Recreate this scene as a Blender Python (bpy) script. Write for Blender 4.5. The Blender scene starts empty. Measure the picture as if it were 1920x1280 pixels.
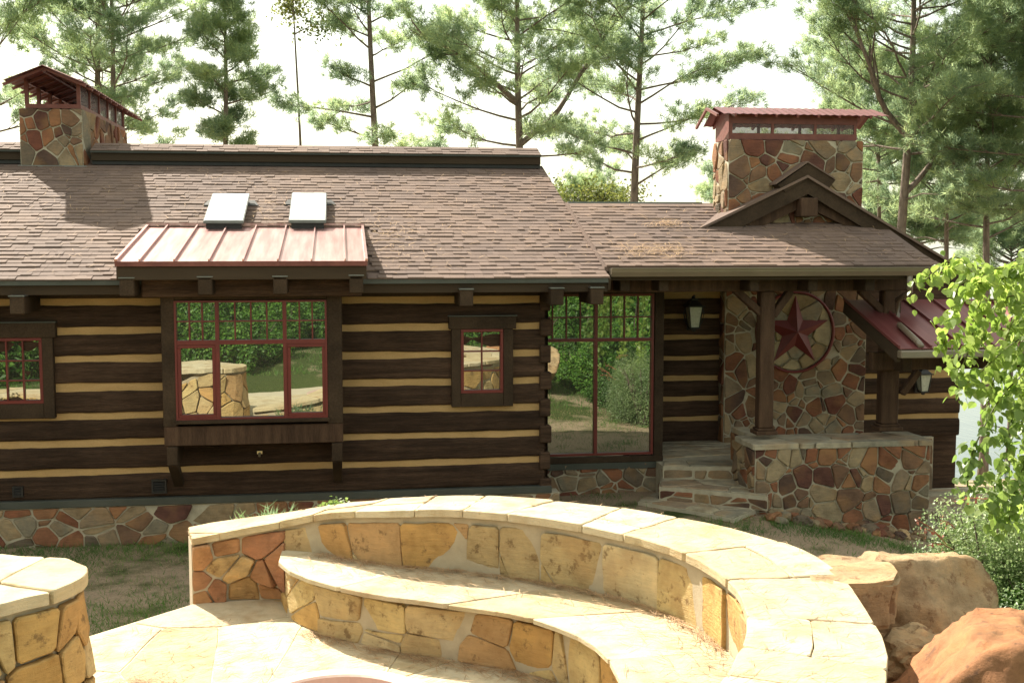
import bpy, bmesh, math, random
import numpy as np
from mathutils import Vector, Matrix
R = math.radians
SC = bpy.context.scene
COL = SC.collection

# ------------------------------------------------------------------ camera, sky, sun, exposure
YAW = math.atan(320/2200); PIT = math.atan(185/2200); FPX = 2200.0
EYE = np.array([0, 0, 2.9])
cf = np.array([math.sin(YAW)*math.cos(PIT), math.cos(YAW)*math.cos(PIT), -math.sin(PIT)])
cr = np.array([math.cos(YAW), -math.sin(YAW), 0.0]); cu = np.cross(cr, cf)
cam = bpy.data.cameras.new('camera'); camo = bpy.data.objects.new('camera', cam); COL.objects.link(camo)
cam.sensor_width = 36; cam.lens = 36*FPX/1920; cam.clip_end = 6000; cam.clip_start = .05
camo.location = EYE; camo.rotation_euler = (math.pi/2-PIT, 0, -YAW)
SC.camera = camo

SUN = Vector((0.62, -1.05, -1.0)).normalized()          # the way the light travels
el = math.asin(-SUN.z); az = math.atan2(-SUN.x, -SUN.y)
w = bpy.data.worlds.new('World'); SC.world = w; w.use_nodes = True
nt = w.node_tree; nt.nodes.clear()
sky = nt.nodes.new('ShaderNodeTexSky'); sky.sky_type = 'NISHITA'; sky.sun_disc = False
sky.sun_elevation = el; sky.sun_rotation = az; sky.air_density = 1.0; sky.dust_density = 2.0; sky.ozone_density = 1.0
bg = nt.nodes.new('ShaderNodeBackground'); bg.inputs[1].default_value = 0.10
wm = nt.nodes.new('ShaderNodeMix'); wm.data_type = 'RGBA'; wm.blend_type = 'MULTIPLY'; wm.inputs[0].default_value = 1
wm.inputs[7].default_value = (1.0, .985, .84, 1)
hz = nt.nodes.new('ShaderNodeMix'); hz.data_type = 'RGBA'; hz.inputs[0].default_value = .55; hz.inputs[7].default_value = (6.6, 6.7, 6.3, 1)   # humid white haze over the whole sky
nt.links.new(sky.outputs[0], hz.inputs[6]); nt.links.new(hz.outputs[2], wm.inputs[6]); nt.links.new(wm.outputs[2], bg.inputs[0])
wo = nt.nodes.new('ShaderNodeOutputWorld'); nt.links.new(bg.outputs[0], wo.inputs[0])
sl = bpy.data.lights.new('sun', 'SUN'); sl.energy = 5.0; sl.angle = R(.53); sl.color = (1.0, .93, .80)
so = bpy.data.objects.new('sun', sl); COL.objects.link(so); so.rotation_euler = SUN.to_track_quat('-Z', 'Y').to_euler()
so.location = (-20, 40, 40)
SC.view_settings.view_transform = 'Standard'; SC.view_settings.look = 'None'
SC.view_settings.exposure = 1.4; SC.view_settings.gamma = 1

# ------------------------------------------------------------------ helpers
def at(px, py, Y=None, Z=None, X=None, roof=None):
    """photo pixel -> point of the place on a plane"""
    d = cf+cr*(px-960)/FPX+cu*(640-py)/FPX
    if Y is not None: n = np.array([0, 1, 0.]); c = Y
    elif Z is not None: n = np.array([0, 0, 1.]); c = Z
    elif X is not None: n = np.array([1., 0, 0]); c = X
    else: n = np.array([0, -roof[2], 1.]); c = roof[1]-roof[2]*roof[0]
    t = (c-n@EYE)/(n@d)
    return EYE+d*t
def PX(px, py, Y): return float(at(px, py, Y=Y)[0])
def PZ(px, py, Y): return float(at(px, py, Y=Y)[2])

class MB:
    def __init__(s): s.v = []; s.f = []
    def add(s, v, f):
        o = len(s.v); s.v += [tuple(map(float, p)) for p in v]; s.f += [tuple(i+o for i in q) for q in f]; return s
    def box(s, x0, x1, y0, y1, z0, z1):
        if x0 > x1: x0, x1 = x1, x0
        if y0 > y1: y0, y1 = y1, y0
        if z0 > z1: z0, z1 = z1, z0
        return s.add([(x0,y0,z0),(x1,y0,z0),(x1,y1,z0),(x0,y1,z0),(x0,y0,z1),(x1,y0,z1),(x1,y1,z1),(x0,y1,z1)],
              [(0,3,2,1),(4,5,6,7),(0,1,5,4),(1,2,6,5),(2,3,7,6),(3,0,4,7)])
    def prism(s, pts, y0, y1):                    # polygon in XZ (counter-clockwise seen from the front), extruded along Y
        n = len(pts)
        v = [(p[0], y0, p[1]) for p in pts]+[(p[0], y1, p[1]) for p in pts]
        return s.add(v, [tuple(range(n)), tuple(range(2*n-1, n-1, -1))]+[(i, i+n, (i+1) % n+n, (i+1) % n) for i in range(n)])
    def slab(s, quad, t):                         # four 3D corners (top), thickness t downwards
        v = [tuple(p) for p in quad]+[(p[0], p[1], p[2]-t) for p in quad]
        return s.add(v, [(0,1,2,3),(7,6,5,4)]+[(i, i+4, (i+1) % 4+4, (i+1) % 4) for i in range(4)])
    def bar(s, a, b, w, h, up=(0, 0, 1)):
        a = Vector(a); b = Vector(b); d = (b-a).normalized(); u = Vector(up)
        sd = d.cross(u)
        if sd.length < 1e-4: sd = d.cross(Vector((0, 1, 0)))
        sd.normalize(); u = sd.cross(d)
        v = []
        for p in (a, b):
            for q, r in ((-1,-1),(1,-1),(1,1),(-1,1)): v.append(p+sd*q*w/2+u*r*h/2)
        return s.add(v, [(3,2,1,0),(4,5,6,7),(0,1,5,4),(1,2,6,5),(2,3,7,6),(3,0,4,7)])
    def tube(s, pts, rad, n=6, cap=True):
        pts = [Vector(p) for p in pts]; o = []
        if not hasattr(rad, '__len__'): rad = [rad]*len(pts)
        for i, p in enumerate(pts):
            d = (pts[min(i+1, len(pts)-1)]-pts[max(i-1, 0)]).normalized()
            a = d.cross(Vector((.31, .17, .93))).normalized() if abs(d.z) < .95 else d.cross(Vector((1, 0, 0))).normalized()
            b = d.cross(a)
            for k in range(n):
                t = 2*math.pi*k/n; o.append(p+(a*math.cos(t)+b*math.sin(t))*rad[i])
        f = []
        for i in range(len(pts)-1):
            for k in range(n): f.append((i*n+k, i*n+(k+1) % n, (i+1)*n+(k+1) % n, (i+1)*n+k))
        if cap: f.append(tuple(range(n-1, -1, -1))); f.append(tuple((len(pts)-1)*n+k for k in range(n)))
        return s.add(o, f)
    def lathe(s, prof, c, n=16):
        v = []
        for r, z in prof:
            for k in range(n):
                t = 2*math.pi*k/n; v.append((c[0]+r*math.cos(t), c[1]+r*math.sin(t), c[2]+z))
        f = []
        for i in range(len(prof)-1):
            for k in range(n): f.append((i*n+k, i*n+(k+1) % n, (i+1)*n+(k+1) % n, (i+1)*n+k))
        return s.add(v, f)
    def mesh(s, name, m=None, smooth=False, bevel=0):
        me = bpy.data.meshes.new(name); me.from_pydata(s.v, [], s.f)
        if bevel:
            bm = bmesh.new(); bm.from_mesh(me)
            bmesh.ops.bevel(bm, geom=bm.edges[:], offset=bevel, segments=1, affect='EDGES'); bm.to_mesh(me); bm.free()
        if m: me.materials.append(m)
        if smooth: me.polygons.foreach_set('use_smooth', [True]*len(me.polygons))
        me.update(); return me
    def build(s, name, m=None, parent=None, smooth=False, bevel=0, **k):
        return link(name, s.mesh(name, m, smooth, bevel), parent, **k)
def wloc(o):
    v = Vector((0, 0, 0))
    while o: v += o.location+o.matrix_parent_inverse.translation; o = o.parent
    return v
def link(name, me, parent=None, loc=None, kind=None):
    o = bpy.data.objects.new(name, me); COL.objects.link(o)
    if parent:
        o.parent = parent; o.matrix_parent_inverse = Matrix.Translation(-wloc(parent))
    if loc is not None: o.location = loc
    if kind: o['kind'] = kind
    return o
def thing(name, label, cat, loc=(0, 0, 0), group=None):
    o = bpy.data.objects.new(name, None); COL.objects.link(o); o.location = loc; o.empty_display_size = .2
    return tag(o, label, cat, group)
def tag(o, label, cat, group=None):
    o['label'] = label; o['category'] = cat
    if group: o['group'] = group
    return o

# ------------------------------------------------------------------ materials
def nodes(name):
    m = bpy.data.materials.new(name); m.use_nodes = True; t = m.node_tree; t.nodes.clear()
    o = t.nodes.new('ShaderNodeOutputMaterial'); b = t.nodes.new('ShaderNodeBsdfPrincipled'); t.links.new(b.outputs[0], o.inputs[0])
    return m, t, b, o
def N(t, typ, **k):
    n = t.nodes.new(typ)
    for a, v in k.items():
        if a.startswith('i'): n.inputs[int(a[1:])].default_value = v
        else: setattr(n, a, v)
    return n
def ramp(t, stops, interp='LINEAR'):
    r = t.nodes.new('ShaderNodeValToRGB'); r.color_ramp.interpolation = interp
    e = r.color_ramp.elements
    while len(e) > 1: e.remove(e[-1])
    e[0].position = stops[0][0]; e[0].color = (*stops[0][1], 1)
    for p, c in stops[1:]:
        q = e.new(p); q.color = (*c, 1)
    return r
def coords(t, scale=(1, 1, 1)):
    g = N(t, 'ShaderNodeNewGeometry'); m = N(t, 'ShaderNodeMapping'); m.inputs['Scale'].default_value = scale
    t.links.new(g.outputs['Position'], m.inputs[0]); return m
def noise(t, src, scale, detail=4, rough=.55):
    n = N(t, 'ShaderNodeTexNoise'); n.inputs['Scale'].default_value = scale; n.inputs['Detail'].default_value = detail
    n.inputs['Roughness'].default_value = rough; t.links.new(src.outputs[0], n.inputs[0]); return n
def mixc(t, a, b, fac, mode='MIX'):
    m = N(t, 'ShaderNodeMix', data_type='RGBA', blend_type=mode)
    for sock, val in ((m.inputs[6], a), (m.inputs[7], b), (m.inputs[0], fac)):
        if hasattr(val, 'is_output'): t.links.new(val, sock)
        elif isinstance(val, tuple): sock.default_value = (*val, 1)
        else: sock.default_value = val
    return m.outputs[2]
def bump(t, b, hsock, strength, dist):
    u = N(t, 'ShaderNodeBump'); u.inputs['Strength'].default_value = strength; u.inputs['Distance'].default_value = dist
    t.links.new(hsock, u.inputs['Height']); t.links.new(u.outputs[0], b.inputs['Normal'])
def rnd(t):                                       # random per object and per loose piece
    oi = N(t, 'ShaderNodeObjectInfo'); g = N(t, 'ShaderNodeNewGeometry')
    a = N(t, 'ShaderNodeMath', operation='ADD'); t.links.new(oi.outputs['Random'], a.inputs[0]); t.links.new(g.outputs['Random Per Island'], a.inputs[1])
    f = N(t, 'ShaderNodeMath', operation='FRACT'); t.links.new(a.outputs[0], f.inputs[0]); return f.outputs[0]
def simple(name, c1, c2, scale=6, rough=.8, stretch=(1, 1, 1), bmp=.3, bd=.01, metal=0, spec=.4, rnd_amt=0.0, fine=40, fcol=0.0):
    m, t, b, o = nodes(name); c = coords(t, stretch)
    n = noise(t, c, scale, 6, .6); r = ramp(t, [(.3, c1), (.7, c2)]); t.links.new(n.outputs[0], r.inputs[0])
    col = r.outputs[0]
    if rnd_amt:
        rr = ramp(t, [(0, (1-rnd_amt,)*3), (1, (1+rnd_amt,)*3)]); t.links.new(rnd(t), rr.inputs[0])
        col = mixc(t, col, rr.outputs[0], 1.0, 'MULTIPLY')
    if fcol:
        n3 = noise(t, c, fine*1.7, 7, .75); r3 = ramp(t, [(.32, (1-fcol,)*3), (.5, (1, 1, 1)), (.68, (1+fcol,)*3)]); t.links.new(n3.outputs[0], r3.inputs[0]); col = mixc(t, col, r3.outputs[0], 1.0, 'MULTIPLY')
        n4 = noise(t, coords(t), 1.1, 4, .6); r4 = ramp(t, [(.35, (1-fcol*.5,)*3), (.65, (1+fcol*.5,)*3)]); t.links.new(n4.outputs[0], r4.inputs[0]); col = mixc(t, col, r4.outputs[0], 1.0, 'MULTIPLY')
    t.links.new(col, b.inputs['Base Color']); b.inputs['Roughness'].default_value = rough; b.inputs['Metallic'].default_value = metal
    b.inputs['Specular IOR Level'].default_value = spec
    if bmp:
        n2 = noise(t, c, fine, 5, .65); bump(t, b, n2.outputs[0], bmp, bd)
    return m
def stone_mat(name, palette, bmp=.7, stain=(.05, .035, .025), stain_at=.66, fine=22, lo=(.55, .52, .5), hi=(1.45, 1.3, 1.15), strata=1.0):
    m, t, b, o = nodes(name); c = coords(t)
    r = ramp(t, [(i/len(palette), p) for i, p in enumerate(palette)], 'CONSTANT')
    rv = rnd(t); t.links.new(rv, r.inputs[0])
    # per-stone offset so that no two stones share a pattern
    off = N(t, 'ShaderNodeVectorMath', operation='ADD'); mul = N(t, 'ShaderNodeMath', operation='MULTIPLY', i1=37.0); t.links.new(rv, mul.inputs[0])
    t.links.new(c.outputs[0], off.inputs[0]); t.links.new(mul.outputs[0], off.inputs[1])
    n1 = noise(t, off, 5, 6, .65); v = ramp(t, [(.25, lo), (.5, (1, 1, 1)), (.75, hi)]); t.links.new(n1.outputs[0], v.inputs[0])
    col = mixc(t, r.outputs[0], v.outputs[0], 1.0, 'MULTIPLY')
    mp = N(t, 'ShaderNodeMapping'); mp.inputs['Scale'].default_value = (1, 1, 7); mp.inputs['Rotation'].default_value = (.3, .5, 0); t.links.new(off.outputs[0], mp.inputs[0])
    n5 = noise(t, mp, 7, 6, .65); v5 = ramp(t, [(.3, (.72, .68, .64)), (.5, (1, 1, 1)), (.72, (1.25, 1.2, 1.12))]); t.links.new(n5.outputs[0], v5.inputs[0]); col = mixc(t, col, v5.outputs[0], .35, 'MULTIPLY')
    n2 = noise(t, off, 9, 8, .7); s = ramp(t, [(stain_at, (0, 0, 0)), (stain_at+.08, (1, 1, 1))]); t.links.new(n2.outputs[0], s.inputs[0])
    sm = N(t, 'ShaderNodeMath', operation='MULTIPLY', i1=.8); t.links.new(s.outputs[0], sm.inputs[0])
    col = mixc(t, col, stain, sm.outputs[0])
    n3 = noise(t, off, 2.6, 3, .5); s3 = ramp(t, [(.52, (0, 0, 0)), (.66, (1, 1, 1))]); t.links.new(n3.outputs[0], s3.inputs[0])
    sm3 = N(t, 'ShaderNodeMath', operation='MULTIPLY', i1=.35); t.links.new(s3.outputs[0], sm3.inputs[0])
    col = mixc(t, col, (.34, .19, .08), sm3.outputs[0])
    t.links.new(col, b.inputs['Base Color']); b.inputs['Roughness'].default_value = .9; b.inputs['Specular IOR Level'].default_value = .15
    n4 = noise(t, off, fine, 8, .75); av = N(t, 'ShaderNodeMath', operation='ADD'); t.links.new(n4.outputs[0], av.inputs[0]); ms = N(t, 'ShaderNodeMath', operation='MULTIPLY', i1=strata); t.links.new(n5.outputs[0], ms.inputs[0]); t.links.new(ms.outputs[0], av.inputs[1]); bump(t, b, av.outputs[0], bmp, .014)
    return m
M = {}
M['log'] = simple('hewn_log', (.029, .0175, .0115), (.082, .048, .031), 3.2, .75, (.35, 2, 6), .9, .014, fine=16, rnd_amt=.22, fcol=.45, spec=.12)
M['timber'] = simple('stained_timber', (.032, .021, .0135), (.062, .04, .025), 3, .7, (1, 1, 1), .4, .006, fine=30, fcol=.3, spec=.12)
M['timber_v'] = simple('stained_timber_post', (.046, .026, .017), (.10, .058, .036), 3, .7, (5, 5, .5), .5, .008, fine=18, fcol=.3, spec=.12)
M['fascia'] = simple('fascia_paint', (.045, .031, .02), (.06, .042, .027), 2, .75, (.5, 1, 4), .2, .004, spec=.12)
M['drip'] = simple('dark_flashing', (.045, .05, .042), (.07, .075, .065), 3, .45, bmp=.1, bd=.002)
M['capmetal'] = simple('lead_flashing', (.14, .145, .135), (.2, .2, .19), 6, .4, bmp=.1, bd=.002, metal=.6)
M['chink'] = simple('ochre_chinking', (.39, .245, .10), (.48, .31, .14), 2.5, .9, (1, 1, 3), .6, .006, fine=40, fcol=.16)
M['mortar'] = simple('grey_mortar', (.33, .29, .215), (.46, .41, .31), 9, .95, bmp=.6, bd=.008, fine=60)
M['tanmortar'] = simple('tan_mortar', (.38, .31, .21), (.47, .39, .27), 9, .95, bmp=.5, bd=.006, fine=60)
M['palemortar'] = simple('pale_mortar', (.50, .43, .31), (.58, .5, .37), 9, .95, bmp=.3, bd=.004, fine=60)
PAL_RUST = [(0.204, 0.089, 0.051), (0.287, 0.219, 0.139), (0.158, 0.064, 0.044), (0.201, 0.145, 0.099), (0.252, 0.129, 0.069), (0.1, 0.063, 0.049), (0.307, 0.239, 0.15), (0.189, 0.112, 0.07), (0.239, 0.18, 0.12), (0.117, 0.055, 0.043), (0.233, 0.109, 0.063), (0.213, 0.184, 0.133), (0.161, 0.097, 0.065), (0.268, 0.2, 0.123), (0.145, 0.115, 0.085), (0.223, 0.104, 0.06)]
PAL_WARM = [(.50, .33, .14), (.52, .39, .21), (.47, .29, .11), (.53, .40, .19), (.44, .33, .17), (.45, .27, .11), (.54, .43, .25), (.48, .31, .12), (.50, .36, .17), (.43, .27, .13), (.42, .31, .16)]
PAL_CAP = [(.52, .44, .30), (.56, .47, .32), (.48, .385, .24), (.58, .50, .35), (.53, .43, .27), (.50, .41, .28)]
PAL_FLAG = [(.32, .285, .215), (.38, .335, .25), (.28, .255, .195), (.40, .35, .25), (.31, .24, .17)]
M['stone'] = stone_mat('rubble_stone', PAL_RUST)
M['stone_warm'] = stone_mat('tan_flagstone_face', PAL_WARM, stain=(.17, .105, .05), stain_at=.56, lo=(.68, .62, .56), hi=(1.25, 1.2, 1.12))
M['stone_mix'] = stone_mat('rust_and_gold_stone', [(.36, .17, .09), (.50, .34, .16), (.44, .23, .11), (.52, .42, .26), (.40, .20, .12), (.48, .36, .2), (.46, .28, .12)], .9, stain=(.2, .11, .05), stain_at=.6)
M['stone_cap'] = stone_mat('pale_cap_stone', PAL_CAP, .7, (.36, .24, .12), .62, lo=(.74, .68, .58), hi=(1.15, 1.12, 1.08))
M['flag'] = stone_mat('grey_flagstone', PAL_FLAG, .5, (.12, .1, .08), .68)
M['disc'] = stone_mat('buff_inlay_stone', [(.33, .27, .15), (.29, .22, .125), (.26, .24, .18), (.36, .30, .19)], .5)
M['boulder'] = stone_mat('rust_sandstone', [(.31, .15, .075), (.33, .165, .085)], 1.0, (.15, .08, .05), .55, fine=30, strata=.25)
M['boulder_tan'] = stone_mat('tan_sandstone', [(.40, .29, .17), (.38, .27, .16)], 1.0, (.2, .11, .06), .54, fine=30, strata=.25)
def shingle_mat():
    m, t, b, o = nodes('asphalt_shingle'); c = coords(t)
    r = ramp(t, [(0, (.142, .101, .083)), (.3, (.166, .117, .096)), (.6, (.176, .124, .10)), (.8, (.158, .111, .09)), (1, (.192, .136, .112))], 'LINEAR'); t.links.new(rnd(t), r.inputs[0])
    n = noise(t, c, 160, 3, .7); v = ramp(t, [(.3, (.6, .6, .62)), (.7, (1.35, 1.32, 1.3))]); t.links.new(n.outputs[0], v.inputs[0])
    n2 = noise(t, c, .8, 3, .6); v2 = ramp(t, [(.35, (.86, .87, .9)), (.65, (1.12, 1.1, 1.06))]); t.links.new(n2.outputs[0], v2.inputs[0])
    col = mixc(t, mixc(t, r.outputs[0], v.outputs[0], .7, 'MULTIPLY'), v2.outputs[0], 1.0, 'MULTIPLY')
    t.links.new(col, b.inputs['Base Color']); b.inputs['Roughness'].default_value = .85; b.inputs['Specular IOR Level'].default_value = .15
    bump(t, b, n.outputs[0], .5, .004); return m
M['shingle'] = shingle_mat()
M['red'] = simple('red_paint', (.12, .017, .015), (.16, .025, .02), 4, .45, bmp=.05, bd=.002)
M['redmetal'] = simple('red_roof_metal', (.36, .17, .16), (.62, .42, .39), 2, .34, (6, .4, 1), .05, .002, spec=.9, metal=.75)
M['maroon'] = simple('maroon_roof_metal', (.16, .042, .042), (.23, .075, .07), 2, .38, (6, .4, 1), .05, .002, spec=.6, metal=.3)
M['redrust'] = simple('red_rusted_metal', (.12, .034, .026), (.20, .065, .048), 8, .55, bmp=.2, bd=.003)
M['gutter'] = simple('brown_gutter', (.16, .125, .085), (.2, .155, .11), 3, .35, bmp=.05, bd=.001, spec=.8)
M['iron'] = simple('black_iron', (.012, .012, .012), (.025, .022, .02), 12, .5, bmp=.1, bd=.002)
M['white'] = simple('sky_reflection_white', (.78, .8, .78), (.84, .85, .82), 3, .2, bmp=0)  # skylight glass: the bright sky's reflection is put into its white colour
M['lampglass'] = simple('seeded_lamp_glass', (.42, .44, .36), (.6, .62, .52), 30, .2, bmp=.4, bd=.004)
M['brass'] = simple('old_brass', (.5, .45, .3), (.6, .52, .36), 12, .35, metal=.8, bmp=0)
M['bark'] = simple('pine_bark', (.10, .075, .06), (.25, .195, .155), 5, .95, (3, 3, .8), 1.0, .04, fine=9)
M['strawm'] = simple('pine_straw', (.32, .18, .09), (.5, .34, .19), 9, .8, bmp=0, rnd_amt=.35)
M['pitm'] = simple('terracotta_rim', (.55, .36, .30), (.6, .42, .35), 6, .6, bmp=.15, bd=.003)
M['brick'] = simple('red_brick', (.22, .09, .06), (.3, .13, .09), 9, .9, rnd_amt=.2)
def glass_mat():
    m, t, b, o = nodes('window_glass'); b.inputs['Base Color'].default_value = (.012, .014, .013, 1); b.inputs['Roughness'].default_value = .3
    g = N(t, 'ShaderNodeBsdfGlossy'); g.inputs['Roughness'].default_value = .0; g.inputs[0].default_value = (.9, .95, .88, 1)
    fr = N(t, 'ShaderNodeFresnel', i0=1.45); ad = N(t, 'ShaderNodeMath', operation='ADD', i1=.33); t.links.new(fr.outputs[0], ad.inputs[0])
    c = coords(t); n = noise(t, c, 1.3, 2, .5); u = N(t, 'ShaderNodeBump'); u.inputs['Strength'].default_value = .05; u.inputs['Distance'].default_value = .02
    t.links.new(n.outputs[0], u.inputs['Height']); t.links.new(u.outputs[0], g.inputs['Normal'])
    x = N(t, 'ShaderNodeMixShader'); t.links.new(ad.outputs[0], x.inputs[0]); t.links.new(b.outputs[0], x.inputs[1]); t.links.new(g.outputs[0], x.inputs[2])
    t.links.new(x.outputs[0], o.inputs[0]); return m
M['glass'] = glass_mat()
def screen_mat():
    m, t, b, o = nodes('wire_screen'); b.inputs['Base Color'].default_value = (.12, .08, .08, 1); b.inputs['Roughness'].default_value = .6
    tr = N(t, 'ShaderNodeBsdfTransparent'); x = N(t, 'ShaderNodeMixShader', i0=.55); t.links.new(tr.outputs[0], x.inputs[1]); t.links.new(b.outputs[0], x.inputs[2])
    t.links.new(x.outputs[0], o.inputs[0]); return m
M['screen'] = screen_mat()
def leaf_mat(name, cols, trans=.45, rough=.5, spec=.4, tv=1.5):
    m, t, b, o = nodes(name); r = ramp(t, [(i/max(1, len(cols)-1), c) for i, c in enumerate(cols)]); t.links.new(rnd(t), r.inputs[0])
    c = coords(t); n = noise(t, c, .9, 2, .5); v = ramp(t, [(.35, (.7, .75, .8)), (.65, (1.25, 1.2, 1.05))]); t.links.new(n.outputs[0], v.inputs[0])
    col = mixc(t, r.outputs[0], v.outputs[0], 1.0, 'MULTIPLY')
    t.links.new(col, b.inputs['Base Color']); b.inputs['Roughness'].default_value = rough; b.inputs['Specular IOR Level'].default_value = spec
    tl = N(t, 'ShaderNodeBsdfTranslucent'); hs = N(t, 'ShaderNodeHueSaturation'); hs.inputs['Value'].default_value = tv; hs.inputs['Hue'].default_value = .497
    t.links.new(col, hs.inputs['Color']); t.links.new(hs.outputs[0], tl.inputs[0])
    x = N(t, 'ShaderNodeMixShader', i0=trans); t.links.new(b.outputs[0], x.inputs[1]); t.links.new(tl.outputs[0], x.inputs[2]); t.links.new(x.outputs[0], o.inputs[0])
    return m
M['needle'] = leaf_mat('pine_needles', [(.10, .145, .09), (.14, .185, .105), (.195, .23, .115), (.115, .16, .11)], .64, .6, tv=2.9)
M['needle_y'] = leaf_mat('yellow_green_leaves', [(.10, .13, .03), (.15, .16, .045), (.09, .12, .04)], .5)
M['vine'] = leaf_mat('vine_leaf', [(.12, .19, .035), (.17, .24, .055), (.21, .27, .08)], .5, .4, .5, tv=2.2)
M['bush'] = leaf_mat('bush_leaf', [(.05, .10, .03), (.08, .13, .04), (.12, .17, .06)], .35, .45)
M['bushr'] = leaf_mat('woodland_leaf', [(.03, .09, .012), (.07, .17, .022), (.14, .26, .04)], .35, .5)
M['privet'] = leaf_mat('privet_leaf', [(.13, .20, .08), (.19, .26, .12), (.26, .31, .17)], .45, .4, tv=1.9)
M['redtwig'] = leaf_mat('red_new_growth', [(.28, .08, .06), (.36, .16, .10)], .3)
M['pink'] = leaf_mat('pink_petals', [(.6, .06, .2), (.7, .12, .3)], .3)
M['grass'] = leaf_mat('grass_blades', [(.06, .16, .025), (.09, .2, .035), (.15, .22, .06)], .4)
M['drygrass'] = leaf_mat('dry_grass_blades', [(.34, .26, .16), (.45, .35, .22), (.27, .2, .13)], .2)
def ground_mat():
    m, t, b, o = nodes('lawn_soil'); c = coords(t)
    n = noise(t, c, .9, 5, .6); n2 = noise(t, c, 45, 4, .7)
    dry = ramp(t, [(.3, (.26, .195, .135)), (.7, (.44, .33, .23))]); t.links.new(n2.outputs[0], dry.inputs[0])
    gr = ramp(t, [(.3, (.035, .055, .018)), (.7, (.09, .11, .035))]); t.links.new(n2.outputs[0], gr.inputs[0])
    sy = N(t, 'ShaderNodeSeparateXYZ'); t.links.new(c.outputs[0], sy.inputs[0]); my = N(t, 'ShaderNodeMapRange'); my.inputs[1].default_value = 9.5; my.inputs[2].default_value = 6.5; my.inputs[3].default_value = 0; my.inputs[4].default_value = .16; t.links.new(sy.outputs[1], my.inputs[0])
    an = N(t, 'ShaderNodeMath', operation='ADD'); t.links.new(n.outputs[0], an.inputs[0]); t.links.new(my.outputs[0], an.inputs[1])   # the bank round the patio is grassier
    s = ramp(t, [(.5, (0, 0, 0)), (.62, (1, 1, 1))]); t.links.new(an.outputs[0], s.inputs[0])
    t.links.new(mixc(t, dry.outputs[0], gr.outputs[0], s.outputs[0]), b.inputs['Base Color']); b.inputs['Roughness'].default_value = .95
    b.inputs['Specular IOR Level'].default_value = .1
    bump(t, b, n2.outputs[0], .8, .03); return m
M['ground'] = ground_mat()
def water_mat():
    m, t, b, o = nodes('lake_water'); b.inputs['Base Color'].default_value = (.05, .07, .07, 1); b.inputs['Roughness'].default_value = .12
    c = coords(t, (1, .25, 1)); n = noise(t, c, 1.5, 4, .6); bump(t, b, n.outputs[0], .3, .1); return m
M['water'] = water_mat()

# ------------------------------------------------------------------ stones: weighted Voronoi pieces with joints
def clip(poly, nx, ny, c):                        # keep nx*x+ny*y <= c
    out = []; n = len(poly)
    for i in range(n):
        a = poly[i]; b = poly[(i+1) % n]; da = nx*a[0]+ny*a[1]-c; db = nx*b[0]+ny*b[1]-c
        if da <= 0: out.append(a)
        if (da < 0 < db) or (db < 0 < da):
            k = da/(da-db); out.append((a[0]+(b[0]-a[0])*k, a[1]+(b[1]-a[1])*k))
    return out
def area(p): return .5*sum(p[i][0]*p[(i+1) % len(p)][1]-p[(i+1) % len(p)][0]*p[i][1] for i in range(len(p)))
def inside(p, poly):
    return all((poly[(i+1) % len(poly)][0]-poly[i][0])*(p[1]-poly[i][1])-(poly[(i+1) % len(poly)][1]-poly[i][1])*(p[0]-poly[i][0]) >= 0 for i in range(len(poly)))
def cells(poly, size, rng, var=.55, asp=1.0):
    """convex polygon -> list of convex cells; size = mean spacing, asp = width over height"""
    P = [(x/asp, y) for x, y in poly]
    xs = [p[0] for p in P]; ys = [p[1] for p in P]; pts = []
    want = max(1, int(area(P)/(size*size)+.5)); tries = 0
    while len(pts) < want and tries < 6000:
        tries += 1
        q = (rng.uniform(min(xs), max(xs)), rng.uniform(min(ys), max(ys)))
        if not inside(q, P): continue
        r = size*(.8 if tries < 3000 else .5)*(1.1 if rng.random() < .5 else .42)
        if all((q[0]-a[0])**2+(q[1]-a[1])**2 > r*r for a in pts): pts.append(q)
    ws = [rng.uniform(-1, 1)*var*size*size*.4 for _ in pts]; out = []
    for i, p in enumerate(pts):
        c = P
        near = sorted(range(len(pts)), key=lambda j: (pts[j][0]-p[0])**2+(pts[j][1]-p[1])**2)[1:26]
        for j in near:
            q = pts[j]; nx, ny = q[0]-p[0], q[1]-p[1]
            c = clip(c, 2*nx, 2*ny, q[0]**2+q[1]**2-p[0]**2-p[1]**2+ws[i]-ws[j])
            if len(c) < 3: break
        if len(c) >= 3 and area(c) > .0008: out.append([(x*asp, y) for x, y in c])
    return out
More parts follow.
